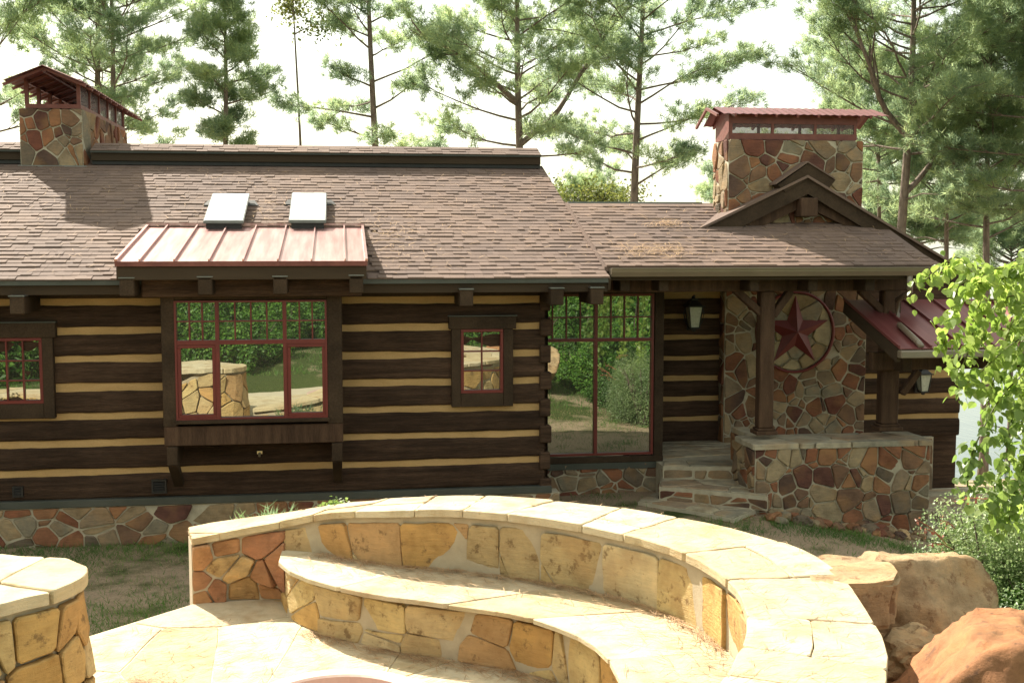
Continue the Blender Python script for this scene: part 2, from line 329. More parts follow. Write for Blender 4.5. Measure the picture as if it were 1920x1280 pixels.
def strips(poly, size, rng, slant=.16, corner=.25, rows=1):
    x0, x1 = min(p[0] for p in poly), max(p[0] for p in poly); y0, y1 = min(p[1] for p in poly), max(p[1] for p in poly); out = []
    x = x0; top_, bot = x0, x0
    while x < x1-1e-6:
        w_ = size*rng.uniform(.6, 1.45); x = x+w_
        if x > x1-size*.5: x = x1
        nt_, nb_ = (x1, x1) if x >= x1 else (x+rng.uniform(-1, 1)*slant*size, x+rng.uniform(-1, 1)*slant*size)
        q = [(bot, y0), (nb_, y0), (nt_, y1), (top_, y1)]
        if rng.random() < corner and nt_-top_ > size*.6:              # a small corner piece cut off
            k = rng.uniform(.25, .45); h_ = rng.uniform(.3, .6)
            if rng.random() < .5:
                c = (nt_-(nt_-top_)*k, y1); e = (nt_+(nb_-nt_)*h_, y1+(y0-y1)*h_); out += [[(bot, y0), (nb_, y0), e, c, (top_, y1)], [c, e, (nt_, y1)]]
            else:
                c = (bot+(nb_-bot)*k, y0); e = (bot+(top_-bot)*h_, y0+(y1-y0)*h_); out += [[c, (nb_, y0), (nt_, y1), (top_, y1), e], [(bot, y0), c, e]]
        elif rng.random() < rows-1:
            k1, k2 = rng.uniform(.35, .65), rng.uniform(.35, .65); a = (bot+(top_-bot)*k1, y0+(y1-y0)*k1); b = (nb_+(nt_-nb_)*k2, y0+(y1-y0)*k2)
            out += [[(bot, y0), (nb_, y0), b, a], [a, b, (nt_, y1), (top_, y1)]]
        else: out.append(q)
        top_, bot = nt_, nb_
    return out
def inset(poly, d):
    c = poly
    for i in range(len(poly)):
        a = poly[i]; b = poly[(i+1) % len(poly)]; ex, ey = b[0]-a[0], b[1]-a[1]; l = math.hypot(ex, ey)
        if l < 1e-5: continue
        nx, ny = ey/l, -ex/l
        c = clip(c, nx, ny, nx*a[0]+ny*a[1]-d)
        if len(c) < 3: return []
    return c
def shape(poly, rng, joint, cut=.22, seg=0.0, jit=.0):
    p = inset(poly, joint*rng.uniform(.75, 1.3))
    if len(p) < 3: return []
    q = [p[0]]                                     # merge near points
    for a in p[1:]:
        if math.hypot(a[0]-q[-1][0], a[1]-q[-1][1]) > .012: q.append(a)
    p = q
    if len(p) < 3 or area(p) < .0007: return []
    o = []
    for i in range(len(p)):
        a = p[i]; b = p[(i+1) % len(p)]; L = math.hypot(b[0]-a[0], b[1]-a[1]); k = min(cut, .022/L if L > 0 else cut)
        o.append((a[0]+(b[0]-a[0])*k, a[1]+(b[1]-a[1])*k))
        if seg and L > seg*1.6:
            m = max(1, min(3, int(L/seg)-1))
            for j in range(m):
                f = k+(1-2*k)*(j+1)/(m+1); e = rng.uniform(-jit, jit)
                o.append((a[0]+(b[0]-a[0])*f+(b[1]-a[1])/L*e, a[1]+(b[1]-a[1])*f-(b[0]-a[0])/L*e))
        o.append((b[0]+(a[0]-b[0])*k, b[1]+(a[1]-b[1])*k))
    return o
def stone_mesh(p, fmap, rng, h, mat, base=-.012, bev=.012, rough=.25):
    n = len(p); cx = sum(a[0] for a in p)/n; cy = sum(a[1] for a in p)/n
    tl = .12 if h > .010 else .006
    tx, ty = rng.uniform(-tl, tl), rng.uniform(-tl, tl)
    rad = max(math.hypot(a[0]-cx, a[1]-cy) for a in p)
    k = max(.55, 1-bev*1.6/rad)
    def hh(a): return h+(a[0]-cx)*tx+(a[1]-cy)*ty+rng.uniform(-1, 1)*h*rough*.3
    v = [fmap(a[0], a[1], base) for a in p]
    v += [fmap(a[0], a[1], max(base+.004, hh(a)-bev)) for a in p]
    v += [fmap(cx+(a[0]-cx)*k, cy+(a[1]-cy)*k, hh(a)) for a in p]
    v += [fmap(cx, cy, h*(1+rough*rng.uniform(-.2, .5)))]
    f = []
    for r in (0, 1):
        for i in range(n): f.append((r*n+i, r*n+(i+1) % n, (r+1)*n+(i+1) % n, (r+1)*n+i))
    for i in range(n): f.append((2*n+i, 2*n+(i+1) % n, 3*n))
    return v, f
def lay(poly, fmap, parent, seed, size=.2, joint=.011, h=(.015, .035), mat='stone', name='stone', asp=1.15, var=.55,
        base=-.015, bev=.010, seg=.09, jit=.005, mirror=False, keep=None, cut=.10, strip=None):
    rng = random.Random(seed); c = 0
    for cell in (strips(poly, size, rng, *strip) if strip else cells(poly, size, rng, var, asp)):
        p = shape(cell, rng, joint, cut, seg, jit)
        if not p: continue
        if keep and not keep(p): continue
        v, f = stone_mesh(p, fmap, rng, rng.uniform(*h), mat, base, bev)
        if mirror: f = [tuple(reversed(q)) for q in f]
        me = bpy.data.meshes.new(name); me.from_pydata([tuple(map(float, q)) for q in v], [], f); me.materials.append(M[mat]); me.update()
        link(name, me, parent); c += 1
    return c
def rect(x0, x1, y0, y1): return [(x0, y0), (x1, y0), (x1, y1), (x0, y1)]
def front(Y): return lambda s, t, h: (s, Y-h, t)          # faces -Y
def leftf(X): return lambda s, t, h: (X-h, -s, t)         # faces -X ; s = -Y so that the winding holds
def top(Z): return lambda s, t, h: (s, t, Z+h)

# ------------------------------------------------------------------ the setting: ground, lake, patio, porch floor
def ss(a, b, x): t = np.clip((x-a)/(b-a), 0, 1); return t*t*(3-2*t)
def ground_z(x, y):
    x = np.asarray(x, float); y = np.asarray(y, float)
    lawn = -.58+.16*ss(.5, 3.5, x)-.5*ss(4.6, 8.5, x)+.0*y
    r = np.hypot(x-.0, y-6.3)
    hill = (ss(9.5, 3.5, y)*.8+ss(3.5, 0, y)*.2)*ss(5.4, 3.6, x)+ss(0, -8, y)*.6
    z = lawn+hill*ss(2.6, 3.4, r)*1.0
    z = z+ss(9.2, 6.0, y)*ss(2.5, 4.5, x)*.12
    z = np.maximum(z, (-.62+1.0*ss(-2.95, -3.35, x)*ss(7.55, 7.25, y+.06*np.minimum(x+4, 0)*(x < -4.5))+.3*ss(-4, -8, x)*ss(7, 4, y))*(x < -2.9)*(y < 7.6)*(y > -14)-50*((x >= -2.9) | (y >= 7.6) | (y <= -14)))
    z = z-ss(24, 42, y)*6.6-ss(60, 200, y)*6
    z = z-ss(8.5, 14, x)*ss(9, 13, y)*1.6
    z = z+ss(30, 300, -y)*12
    return z
xs = np.concatenate([[-2500, -1200, -500, -200, -100, -60, -40, -28, -20], np.arange(-15, 16.01, .25), [18, 22, 28, 40, 60, 100, 200, 500, 1200, 2500]])
ys = np.concatenate([[-2500, -1200, -500, -200, -100, -60, -40, -26, -18], np.arange(-13, 20.01, .25), [22, 24, 27, 30, 33, 36, 40, 45, 55, 80, 120, 200, 500, 1200, 2500]])
gx, gy = np.meshgrid(xs, ys); rs = np.random.RandomState(4)
gz = ground_z(gx, gy)+np.where((abs(gx) < 16) & (gy > -13) & (gy < 20), rs.uniform(-.012, .012, gx.shape), 0)
g = MB(); nx_ = len(xs)
g.v = [tuple(map(float, p)) for p in zip(gx.ravel(), gy.ravel(), gz.ravel())]
g.f = [(j*nx_+i, j*nx_+i+1, (j+1)*nx_+i+1, (j+1)*nx_+i) for j in range(len(ys)-1) for i in range(nx_-1)]
link('ground', g.mesh('ground', M['ground'], True), kind='structure')
wt = MB(); wt.add([(-2500, 34, -6), (2500, 34, -6), (2500, 2500, -6), (-2500, 2500, -6)], [(0, 1, 2, 3)])
link('lake', wt.mesh('lake', M['water']), kind='structure')

# patio floor at z = 0
PAT = [(-2.6, 3.0), (2.3, 3.0), (2.75, 5.0), (2.6, 7.2), (1.9, 8.4), (.9, 9.1), (-.4, 9.62), (-1.2, 9.55), (-1.93, 8.80), (-2.6, 7.6)]
pat = MB(); n = len(PAT)
pat.v = [(x, y, -.005) for x, y in PAT]+[(x, y, -.75) for x, y in PAT]
pat.f = [tuple(range(n))]+[(i, i+n, (i+1) % n+n, (i+1) % n) for i in range(n)]
patio = link('patio', pat.mesh('patio', M['palemortar']), kind='structure')
lay([(-2.5, 4.2), (2.2, 4.2), (2.5, 6.6), (1.6, 8.4), (.4, 9.2), (-.4, 9.61), (-1.19, 9.54), (-1.92, 8.79), (-2.5, 7.6)], top(0), patio, 5, size=.85, joint=.004, h=(.0, .004), mat='stone_cap', name='flagstone',
    base=-.02, bev=.006, asp=1.1, seg=.2, jit=.01)

# ------------------------------------------------------------------ the log house
HX = -8.5
house = thing('log_house', 'dark log cabin with ochre chinking, brown shingle roof and two stone chimneys', 'house', (0, 13.9, -.6))

def log(x0, x1, zc, hgt, Y, seed, name='log', mat='log'):
    r = random.Random(seed); m = MB(); k = max(3, int((x1-x0)/.11)); a = b = 0; v = []
    for i in range(k+1):
        x = x0+(x1-x0)*i/k
        a = a*.86+r.uniform(-1, 1)*.0052; b = b*.86+r.uniform(-1, 1)*.0052; d = r.uniform(0, .009)
        zt, zb = zc+hgt/2+a, zc-hgt/2+b
        v += [(x, Y+.12, zt), (x, Y+.022, zt), (x, Y+d, zt-.026), (x, Y-.006+d, zc+.03), (x, Y-.004+d, zc-.05), (x, Y+d, zb+.024), (x, Y+.02, zb), (x, Y+.12, zb)]
    f = []
    for i in range(k):
        for j in range(7): o = i*8+j; f.append((o, o+1, o+9, o+8))
    f += [tuple(range(7, -1, -1)), tuple(k*8+j for j in range(8))]
    m.v = v; m.f = f
    return m.build(name, M[mat], house)
def log_wall(x0, x1, Y, z_first, pitch, nrow, seed, z_low, chink=.085):
    """rows of hewn logs with chinking between them, from the top strip of chinking down"""
    for i in range(nrow):
        zc = z_first-pitch*i
        MB().box(x0, x1, Y+.035, Y+.1, zc-chink/2-.03, zc+chink/2+.03).build('chinking', M['chink'], house)
        zn = zc-pitch/2
        if i < nrow-1: log(x0, x1, zn, pitch-chink, Y, seed+i)
        else: log(x0, x1, (zc-chink/2+z_low)/2, zc-chink/2-z_low, Y, seed+i)
log_wall(HX, 2.42, 13.9, 2.222, .325, 7, 10, -.04)
MB().box(HX, 2.46, 14.0, 14.15, -.6, 2.45).build('wall_core', M['log'], house)
MB().box(2.30, 2.47, 14.02, 15.1, -.4, 2.5).build('side_wall', M['log'], house)
# frieze board and eave fascia
MB().box(HX, 2.47, 13.885, 14.0, 2.268, 2.42).build('frieze_board', M['timber'], house)
MB().box(HX, 3.06, 13.33, 13.37, 2.335, 2.462).build('fascia', M['fascia'], house)
MB().box(HX, 3.06, 13.37, 13.9, 2.33, 2.345).build('soffit', M['timber'], house)
# log ends at the corner
for i in range(8):
    z = 2.222-.325*i+ (0.02 if i else 0)
    MB().box(2.36, 2.49+.012*(i % 2), 13.872-.006*(i % 3), 14.02, z-.135, z+.075).build('log_end', M['log'], house, bevel=.012)
MB().box(HX, 2.5, 13.83, 13.93, -.125, -.04).build('sill_board', M['drip'], house, bevel=.006)
# foundation
fnd = MB().box(HX, 2.60, 13.86, 14.1, -1.2, -.126).build('foundation', M['mortar'], house)
lay(rect(-4.9, 2.6, -.78, -.128), front(13.86), fnd, 21, size=.175, joint=.009, h=(.012, .03), asp=1.25, var=.9)
fnd2 = MB().box(2.5, 4.32, 15.1, 15.3, -1.0, .0).build('foundation', M['mortar'], house)
lay(rect(2.62, 4.28, -.52, -.02), front(15.1), fnd2, 22, size=.16, joint=.010, h=(.012, .03), asp=1.1, var=.9)

# ---- windows
def frame_of(bm, x0, x1, z0, z1, w, y0, y1):
    bm.box(x0, x1, y0, y1, z1-w, z1); bm.box(x0, x1, y0, y1, z0, z0+w)
    bm.box(x0, x0+w, y0, y1, z0+w, z1-w); bm.box(x1-w, x1, y0, y1, z0+w, z1-w); return bm
RP = random.Random(77)
def sash(win, x0, x1, z0, z1, Y, nc, nr, w=.03, sashed=False):
    """glazed opening split by muntins into nc x nr panes"""
    if sashed:
        s = frame_of(MB(), x0, x1, z0, z1, .04, Y-.022, Y+.02).build('sash', M['red'], win, bevel=.004); x0 += .04; x1 -= .04; z0 += .04; z1 -= .04
    mw = .016
    for i in range(1, nc):
        x = x0+(x1-x0)*i/nc; MB().box(x-mw/2, x+mw/2, Y-.016, Y+.012, z0, z1).build('muntin', M['red'], win)
    for j in range(1, nr):
        z = z0+(z1-z0)*j/nr; MB().box(x0, x1, Y-.014, Y+.010, z-mw/2, z+mw/2).build('muntin', M['red'], win)
    for i in range(nc):
        for j in range(nr):
            a = x0+(x1-x0)*i/nc+mw/2*(i > 0); b = x0+(x1-x0)*(i+1)/nc-mw/2*(i < nc-1)
            c = z0+(z1-z0)*j/nr+mw/2*(j > 0); d = z0+(z1-z0)*(j+1)/nr-mw/2*(j < nr-1)
            m = MB().box(a, b, Y+.014, Y+.02, c, d); t = [RP.uniform(-1, 1)*.0012 for _ in range(2)]
            m.v = [(p[0], p[1]+(p[0]-(a+b)/2)*t[0]+(p[2]-(c+d)/2)*t[1], p[2]) for p in m.v]
            m.build('pane', M['glass'], win)
# bay window: a timber box standing proud of the wall on two brackets
YB = 13.42
def bx(px, py=670, Y=YB): return PX(px, py, Y)
def bz(py, px=470, Y=YB): return PZ(px, py, Y)
bay = MB().box(bx(303), bx(329), YB, 13.9, bz(797), bz(553)).box(bx(613), bx(642), YB, 13.9, bz(797), bz(553))
bay.box(bx(329), bx(613), YB+.01, 13.9, bz(562), bz(553)); bay.box(bx(329), bx(613), YB+.12, 13.9, bz(790), bz(562))
bay = bay.build('bay_window', M['timber'], house, bevel=.008)
MB().box(bx(304), bx(642), YB+.004, 13.9, bz(833), bz(797)).build('apron_panel', M['timber_v'], bay, bevel=.008)
MB().box(bx(327), bx(617), YB-.045, YB+.01, bz(792), bz(785)).build('window_sill', M['timber'], bay, bevel=.006)
wx0, wx1, wz0, wz1 = bx(328), bx(613.5), bz(785), bz(563)
YG = YB+.03
fr = MB(); frame_of(fr, wx0, wx1, wz0, wz1, .022, YB-.008, YG+.03)
fr.box(bx(404.5), bx(411.5), YB-.006, YG+.03, wz0+.022, wz1-.022); fr.box(bx(531), bx(538), YB-.006, YG+.03, wz0+.022, wz1-.022)
fr.box(wx0+.022, wx1-.022, YB-.004, YG+.03, bz(645), bz(637)); fr.build('window_frame', M['red'], bay)
for a, b, nc in ((331.5, 404.5, 3), (411.5, 531, 4), (538, 610.5, 3)):
    sash(bay, bx(a), bx(b), bz(637), bz(566.5), YG, nc, 2)
sash(bay, bx(331.5), bx(404.5), bz(782), bz(645), YG, 1, 1, sashed=True)
sash(bay, bx(411.5), bx(531), bz(782), bz(645), YG, 1, 1)
sash(bay, bx(538), bx(610.5), bz(782), bz(645), YG, 1, 1, sashed=True)
for p0, p1 in ((309, 329), (620, 640)):
    b = MB().box(bx(p0), bx(p1), YB-.03, 13.9, bz(868), bz(834)); x = (bx(p0)+bx(p1))/2
    b.bar((x, YB+.05, bz(868)+.02), (x, 13.87, PZ(345, 905, 13.87)), .11, .10)
    b.build('bracket', M['timber'], house, bevel=.008)
# small window with board surround
def boarded(name, outer, frame, cols, rows, Y=13.9):
    x0, x1 = [PX(p, 690, Y-.05) for p in outer[:2]]; z1, z0 = [PZ((outer[0]+outer[1])/2, p, Y-.05) for p in outer[2:]]
    a0, a1 = [PX(p, 690, Y-.05) for p in frame[:2]]; c1, c0 = [PZ((frame[0]+frame[1])/2, p, Y-.05) for p in frame[2:]]
    return x0, x1, z0, z1, a0, a1, c0, c1
def small_window(outer, frame, nc, nr, extra=0):
    x0, x1, z0, z1, a0, a1, c0, c1 = boarded('', outer, frame, nc, nr)
    Yf = 13.84
    if extra: a0 -= extra; x0 -= extra
    t = MB(); t.box(x0+.03, a0, Yf, 13.93, z0, c1); t.box(a1, x1-.025, Yf, 13.93, z0, c1)
    t.box(a0, a1, Yf+.004, 13.93, z0, c0)
    win = t.build('window', M['timber'], house, bevel=.006)
    MB().box(x0, x1+.01, Yf-.012, 13.93, c1, z1-.012).build('head_board', M['timber'], win, bevel=.006)
    MB().box(x0-.01, x1+.02, Yf-.03, 13.93, z1-.012, z1).build('drip_cap', M['drip'], win)
    frame_of(MB(), a0, a1, c0, c1, .038, Yf+.012, Yf+.07).build('window_frame', M['red'], win, bevel=.004)
    sash(win, a0+.038, a1-.038, c0+.038, c1-.038, Yf+.045, nc, nr)
small_window((842, 966, 591, 762), (864, 944, 616.5, 737), 2, 3)
small_window((0, 105, 603, 785), (0, 80, 633, 757), 4, 3, extra=.33)

# tall window beside the porch, set back
YT = 15.1
def tx(px, Y=YT): return PX(px, 700, Y)
def tz(py, px=1130, Y=YT): return PZ(px, py, Y)
t = MB().box(tx(1226), tx(1243), YT-.03, 16.5, tz(858), tz(543)).box(2.5, tx(1226), YT-.02, YT+.2, tz(551), tz(543))
t.box(2.5, tx(1226), YT+.07, YT+.2, tz(850), tz(551)); tall = t.build('tall_window', M['timber'], house, bevel=.006)
MB().box(2.5, tx(1243), YT-.05, YT+.02, tz(866), tz(855)).build('window_sill', M['timber'], tall, bevel=.006)
MB().box(2.5, tx(1243), YT-.035, YT+.1, tz(878), tz(866)).build('sill_board', M['drip'], tall)
tw0, tw1 = 2.52, tx(1225); Yg = YT+.02
fr = MB(); frame_of(fr, tw0, tw1, tz(853), tz(551), .03, YT-.015, Yg+.03)
fr.box(tx(1114), tx(1120), YT-.012, Yg+.03, tz(853)+.03, tz(551)-.03); fr.box(tw0+.03, tw1-.03, YT-.010, Yg+.03, tz(640), tz(634))
fr.build('window_frame', M['red'], tall)
sash(tall, tw0+.03, tx(1114), tz(634), tz(555), Yg, 4, 2); sash(tall, tx(1120), tw1-.03, tz(634), tz(555), Yg, 4, 2)
sash(tall, tw0+.03, tx(1114), tz(849), tz(640), Yg, 1, 1); sash(tall, tx(1120), tw1-.03, tz(849), tz(640), Yg, 1, 1)

# entry wall under the porch
log_wall(4.2, 5.50, 16.5, 2.13, .300, 7, 40, -.05, .07)
MB().box(4.1, PX(1800, 760, 16.5), 16.58, 16.75, -1.2, 2.6).build('wall_core', M['log'], house)
# stone wall under the porch with the inlaid disc of buff stone
YS = 16.3
psw = MB().box(PX(1358, 700, YS), PX(1622, 700, YS), YS, 16.58, -.3, 2.75).build('porch_stone_wall', M['mortar'], house)
dc = at(1489, 622, Y=YS); DR = .575
lay(rect(PX(1358, 700, YS), PX(1622, 700, YS), -.05, 2.45), front(YS), psw, 31, size=.18, joint=.009, h=(.012, .03), asp=.95, var=.9,
    keep=lambda p: math.hypot(sum(a[0] for a in p)/len(p)-dc[0], sum(a[1] for a in p)/len(p)-dc[2]) > DR*1.02)
lay([(dc[0]+(DR-.01)*math.cos(2*math.pi*i/20), dc[2]+(DR-.01)*math.sin(2*math.pi*i/20)) for i in range(20)], front(YS-.03), psw, 33, size=.27, joint=.008, h=(.008, .015), mat='disc', name='inlay_stone', base=-.03)
lay([(-16.56, -.05), (-16.31, -.05), (-16.31, 2.45), (-16.56, 2.45)], leftf(PX(1358, 700, YS)), psw, 34, size=.2, joint=.013, h=(.01, .02))

# ---- main roof
S = .336
def rz(y, y0=13.3, z0=2.5): return z0+S*(y-y0)
def deck(x0, x1, y0, y1, z0, name='roof_deck', s=S, mat='shingle', t=.05):
    return MB().slab([(x0, y0, z0), (x1, y0, z0), (x1, y1, z0+s*(y1-y0)), (x0, y1, z0+s*(y1-y0))], t).build(name, M[mat], house)
roof = deck(HX, 3.06, 13.3, 18.05, 2.49)
MB().box(HX, 3.06, 13.285, 13.325, 2.44, 2.488).build('drip_edge', M['drip'], house)
MB().slab([(HX, 18.05, 4.085), (3.06, 18.05, 4.085), (3.06, 22.8, 2.49), (HX, 22.8, 2.49)], .05).build('back_roof', M['shingle'], house)
MB().prism([(13.9, 2.4), (22.2, 2.4), (18.05, 3.95)], 2.40, 2.47)
ge = MB(); ge.add([(2.47, 13.95, -.5), (2.47, 22.2, -.5), (2.47, 22.2, 2.6), (2.47, 18.05, 4.0), (2.47, 13.95, 2.6)], [(0, 1, 2, 3, 4)]); ge.build('gable_wall', M['log'], house)
MB().bar((3.075, 13.3, 2.42), (3.075, 18.05, 4.015), .03, .14, (0, -S, 1)).build('rake_board', M['fascia'], house)
SR = random.Random(5)
def shingle_v(x0, x1, y0, z0, e, s, th, over=1.35):
    y1 = y0+e*over; zz = lambda y: z0+s*(y-y0)
    return [(x0, y0, zz(y0)), (x1, y0, zz(y0)), (x0, y0, zz(y0)+th), (x1, y0, zz(y0)+th), (x0, y1, zz(y1)+.002), (x1, y1, zz(y1)+.002)]
SF = [(0, 1, 3, 2), (2, 3, 5, 4), (0, 2, 4), (1, 5, 3)]
def shingle_roof(parent, X0, X1, y0, y1, z0, s, e=.128, near=0, xb=None, xa=None, holes=()):
    """course by course; the nearest tabs are pieces of their own, the rest joined"""
    st = MB(); nrow = int((y1-y0)/e); cnt = 0; protos = {}
    for r in range(nrow):
        yy = y0+r*e; x = X0-SR.uniform(0, .2); xe = X1 if xb is None else xb(yy)
        while x < xe:
            w_ = SR.choice((.08, .11, .14, .17, .2)); a = max(x, X0 if xa is None else xa(yy)); b = min(x+w_-.0015, xe)
            th = SR.choice((.011, .012, .019, .021)); x += w_
            if b-a < .02: continue
            zz = z0+s*(yy-y0)+.003
            j = SR.uniform(-.006, .006)
            if any(hx0 < b and hx1 > a and hy0 < yy < hy1 for hx0, hx1, hy0, hy1 in holes): continue
            if cnt < near and a > -4.6:
                key = (round(b-a, 3), th)
                if key not in protos: protos[key] = MB().add(shingle_v(0, b-a, 0, 0, e, s, th), SF).mesh('shingle', M['shingle'])
                link('shingle', protos[key], parent, (a, yy+j, zz)); cnt += 1
            else: st.add(shingle_v(a, b, yy+j, zz, e, s, th), SF)
    st.build('shingle_courses', M['shingle'], parent, kind='stuff')
shingle_roof(roof, HX, 3.075, 13.27, 17.82, 2.49, S, near=300, holes=((-2.3, .27, 13.0, 15.0),))
# raised ridge with shingled cap
def ridge_piece(x0, x1):
    MB().box(x0, x1, 17.80, 17.84, 4.085, 4.225).build('ridge_fascia', M['fascia'], house)
    MB().box(x0, x1, 17.84, 18.3, 4.03, 4.20).build('ridge_vent', M['iron'], house)
    d = MB().slab([(x0, 17.76, 4.225), (x1, 17.76, 4.225), (x1, 18.12, 4.35), (x0, 18.12, 4.35)], .03).build('ridge_cap', M['drip'], house)
    MB().slab([(x0, 18.12, 4.35), (x1, 18.12, 4.35), (x1, 18.48, 4.225), (x0, 18.48, 4.225)], .03).build('ridge_cap', M['drip'], house)
    st = MB()
    for r in range(3):
        x = x0
        while x < x1:
            w_ = SR.choice((.12, .16, .2, .24)); st.add(shingle_v(x, min(x+w_-.004, x1), 17.74+r*.12, 4.222+r*.0405, .12, .336, SR.choice((.008, .016))), SF); x += w_
    st.build('shingle_courses', M['shingle'], d, kind='stuff')
ridge_piece(-3.55, 3.03); ridge_piece(HX, -4.5)
# rafter ends with lead caps
def beam_end(name, wd, hg, ln):
    return MB().box(-wd/2, wd/2, 0, ln, -hg, 0).mesh(name, M['timber'], bevel=.01), MB().box(-wd/2-.008, wd/2+.008, -.012, ln, 0, .012).mesh('metal_cap', M['capmetal'])
be, bc = beam_end('rafter_end', .15, .19, .7)
def put_beam(px, pyt, Y):
    p = at(px, pyt, Y=Y); o = link('rafter_end', be, house, tuple(p)); c = link('metal_cap', bc, o)
    c.location = (0, 0, 0); c.parent = o; c.matrix_parent_inverse = Matrix()
for px, py in ((31, 556), (875, 543), (1045, 541), (1120, 540)): put_beam(px, py, 13.2)
for px, py in ((237, 522), (384, 520), (525, 519), (668, 517)): put_beam(px, py, 12.92)

# bay roof of standing seam metal
y_e, y_t = 12.94, 15.1; z_e = PZ(450, 491, y_e); z_t = PZ(450, 425, y_t); bx0, bx1 = PX(218, 491, y_e), PX(687, 491, y_e)
sb = (z_t-z_e)/(y_t-y_e)
bayroof = MB().slab([(bx0, y_e, z_e-.012), (bx1, y_e, z_e-.012), (bx1, y_t, z_t-.012), (bx0, y_t, z_t-.012)], .06).build('bay_roof', M['fascia'], house)
seams = [bx0]+[PX(p, 488, y_e) for p in (262, 327, 392, 456, 521, 584, 647)]+[bx1]
for a, b in zip(seams[:-1], seams[1:]):
    MB().slab([(a+.002, y_e-.03, z_e), (b-.002, y_e-.03, z_e), (b-.002, y_t, z_t), (a+.002, y_t, z_t)], .01).build('metal_panel', M['redmetal'], bayroof)
for i, a in enumerate(seams):
    MB().bar((a, y_e-.035, z_e+.016), (a, y_t, z_t+.016), .016 if 0 < i < 8 else .03, .034).build('seam', M['redmetal'], bayroof)
MB().box(bx0-.01, bx1+.01, y_e-.045, y_e-.032, z_e-.045, z_e+.008).build('eave_trim', M['redrust'], bayroof)
MB().box(bx0-.02, bx1+.02, y_t-.03, y_t+.05, z_t+.004, z_t+.045).build('head_flashing', M['redmetal'], bayroof)
MB().box(bx0, bx1, y_e-.02, y_e+.03, z_e-.19, z_e-.047).build('bay_fascia', M['fascia'], house, bevel=.004)
MB().box(bx0+.02, bx1-.02, y_e+.03, 13.9, z_e-.11, z_e-.095).build('bay_soffit', M['timber'], house)
MB().box(bx0+.2, bx1-.05, 13.25, 13.9, PZ(450, 556, 13.25), z_e-.11).build('bay_beam', M['log'], house, bevel=.01)
for x in (bx0+.01, bx1-.01):
    m = MB(); m.add([(x, y_e+.03, z_e-.19), (x, 15.0, 3.05), (x, y_t, z_t-.05), (x, y_e+.03, z_e-.02)], [(0, 1, 2, 3)]); m.build('bay_cheek', M['fascia'], house)
# skylights
for q in (((379, 414), (456, 413), (400, 363), (470, 362)), ((540, 413), (609, 412), (548, 362), (615, 362))):
    a = at(*q[0], roof=(13.3, 2.63, S)); b = at(*q[1], roof=(13.3, 2.63, S)); c = at(*q[2], roof=(13.3, 2.63, S)); d = at(*q[3], roof=(13.3, 2.63, S))
    x0, x1, y0, y1 = (a[0]+c[0])/2, (b[0]+d[0])/2, a[1], c[1]
    f = lambda y, o: 2.5+S*(y-13.3)+o
    sk = MB().slab([(x0+.03, y0+.03, f(y0+.03, .10)), (x1-.03, y0+.03, f(y0+.03, .10)), (x1-.03, y1-.03, f(y1-.03, .10)), (x0+.03, y1-.03, f(y1-.03, .10))], .13).build('skylight', M['iron'], house)
    MB().slab([(x0, y0, f(y0, .128)), (x1, y0, f(y0, .128)), (x1, y1, f(y1, .128)), (x0, y1, f(y1, .128))], .03).build('skylight_frame', M['capmetal'], sk)
    MB().slab([(x0+.012, y0+.012, f(y0+.012, .136)), (x1-.012, y0+.012, f(y0+.012, .136)), (x1-.012, y1-.012, f(y1-.012, .136)), (x0+.012, y1-.012, f(y1-.012, .136))], .007).build('skylight_glass', M['white'], sk)
    MB().slab([(x0-.1, y1-.16, f(y1-.16, .03)), (x1+.12, y1-.16, f(y1-.16, .03)), (x1+.06, y1+.0, f(y1, .045)), (x0-.05, y1+.0, f(y1, .045))], .02).build('skylight_flashing', M['iron'], sk)

# ---- left chimney with its long metal cover
cy0, cy1 = 17.72, 21.3; cx0, cx1 = PX(37, 250, cy0), PX(155, 250, cy0); czt = PZ(96, 203, cy0)
ch = MB().box(cx0, cx1, cy0, cy1, 3.4, czt-.02).build('chimney', M['mortar'], house)
lay(rect(cx0, cx1, 3.98, czt), front(cy0), ch, 51, size=.18, joint=.0075, h=(.012, .028), asp=.9, var=.9, base=-.01)
lay(rect(cy0+.0, cy1, 4.0, czt), lambda s, t, h: (cx1+h, s, t), ch, 52, size=.26, joint=.011, h=(.012, .028), var=.9, mirror=False)
MB().box(cx0-.03, cx1+.05, cy0-.04, cy0+.0, 3.95, 4.0).build('base_flashing', M['capmetal'], ch)
cov = MB().box(cx0+.08, cx1-.02, cy0+.02, cy1-.05, czt, czt+.06)
cov = cov.build('chimney_cover', M['redrust'], house)
ce = czt+.36
for y in np.linspace(cy0+.05, cy1-.1, 6):
    for x in (cx0+.10, cx1-.05): MB().box(x-.025, x+.025, y-.025, y+.025, czt+.06, ce+.02).build('cover_post', M['redrust'], cov)
rx = (cx0+cx1)/2; rzt = PZ(90, 122, 17.3); hw = rx-PX(5, 150, 17.3); ez = PZ(5, 150, 17.3)
yF, yBk = 17.3, 22.3
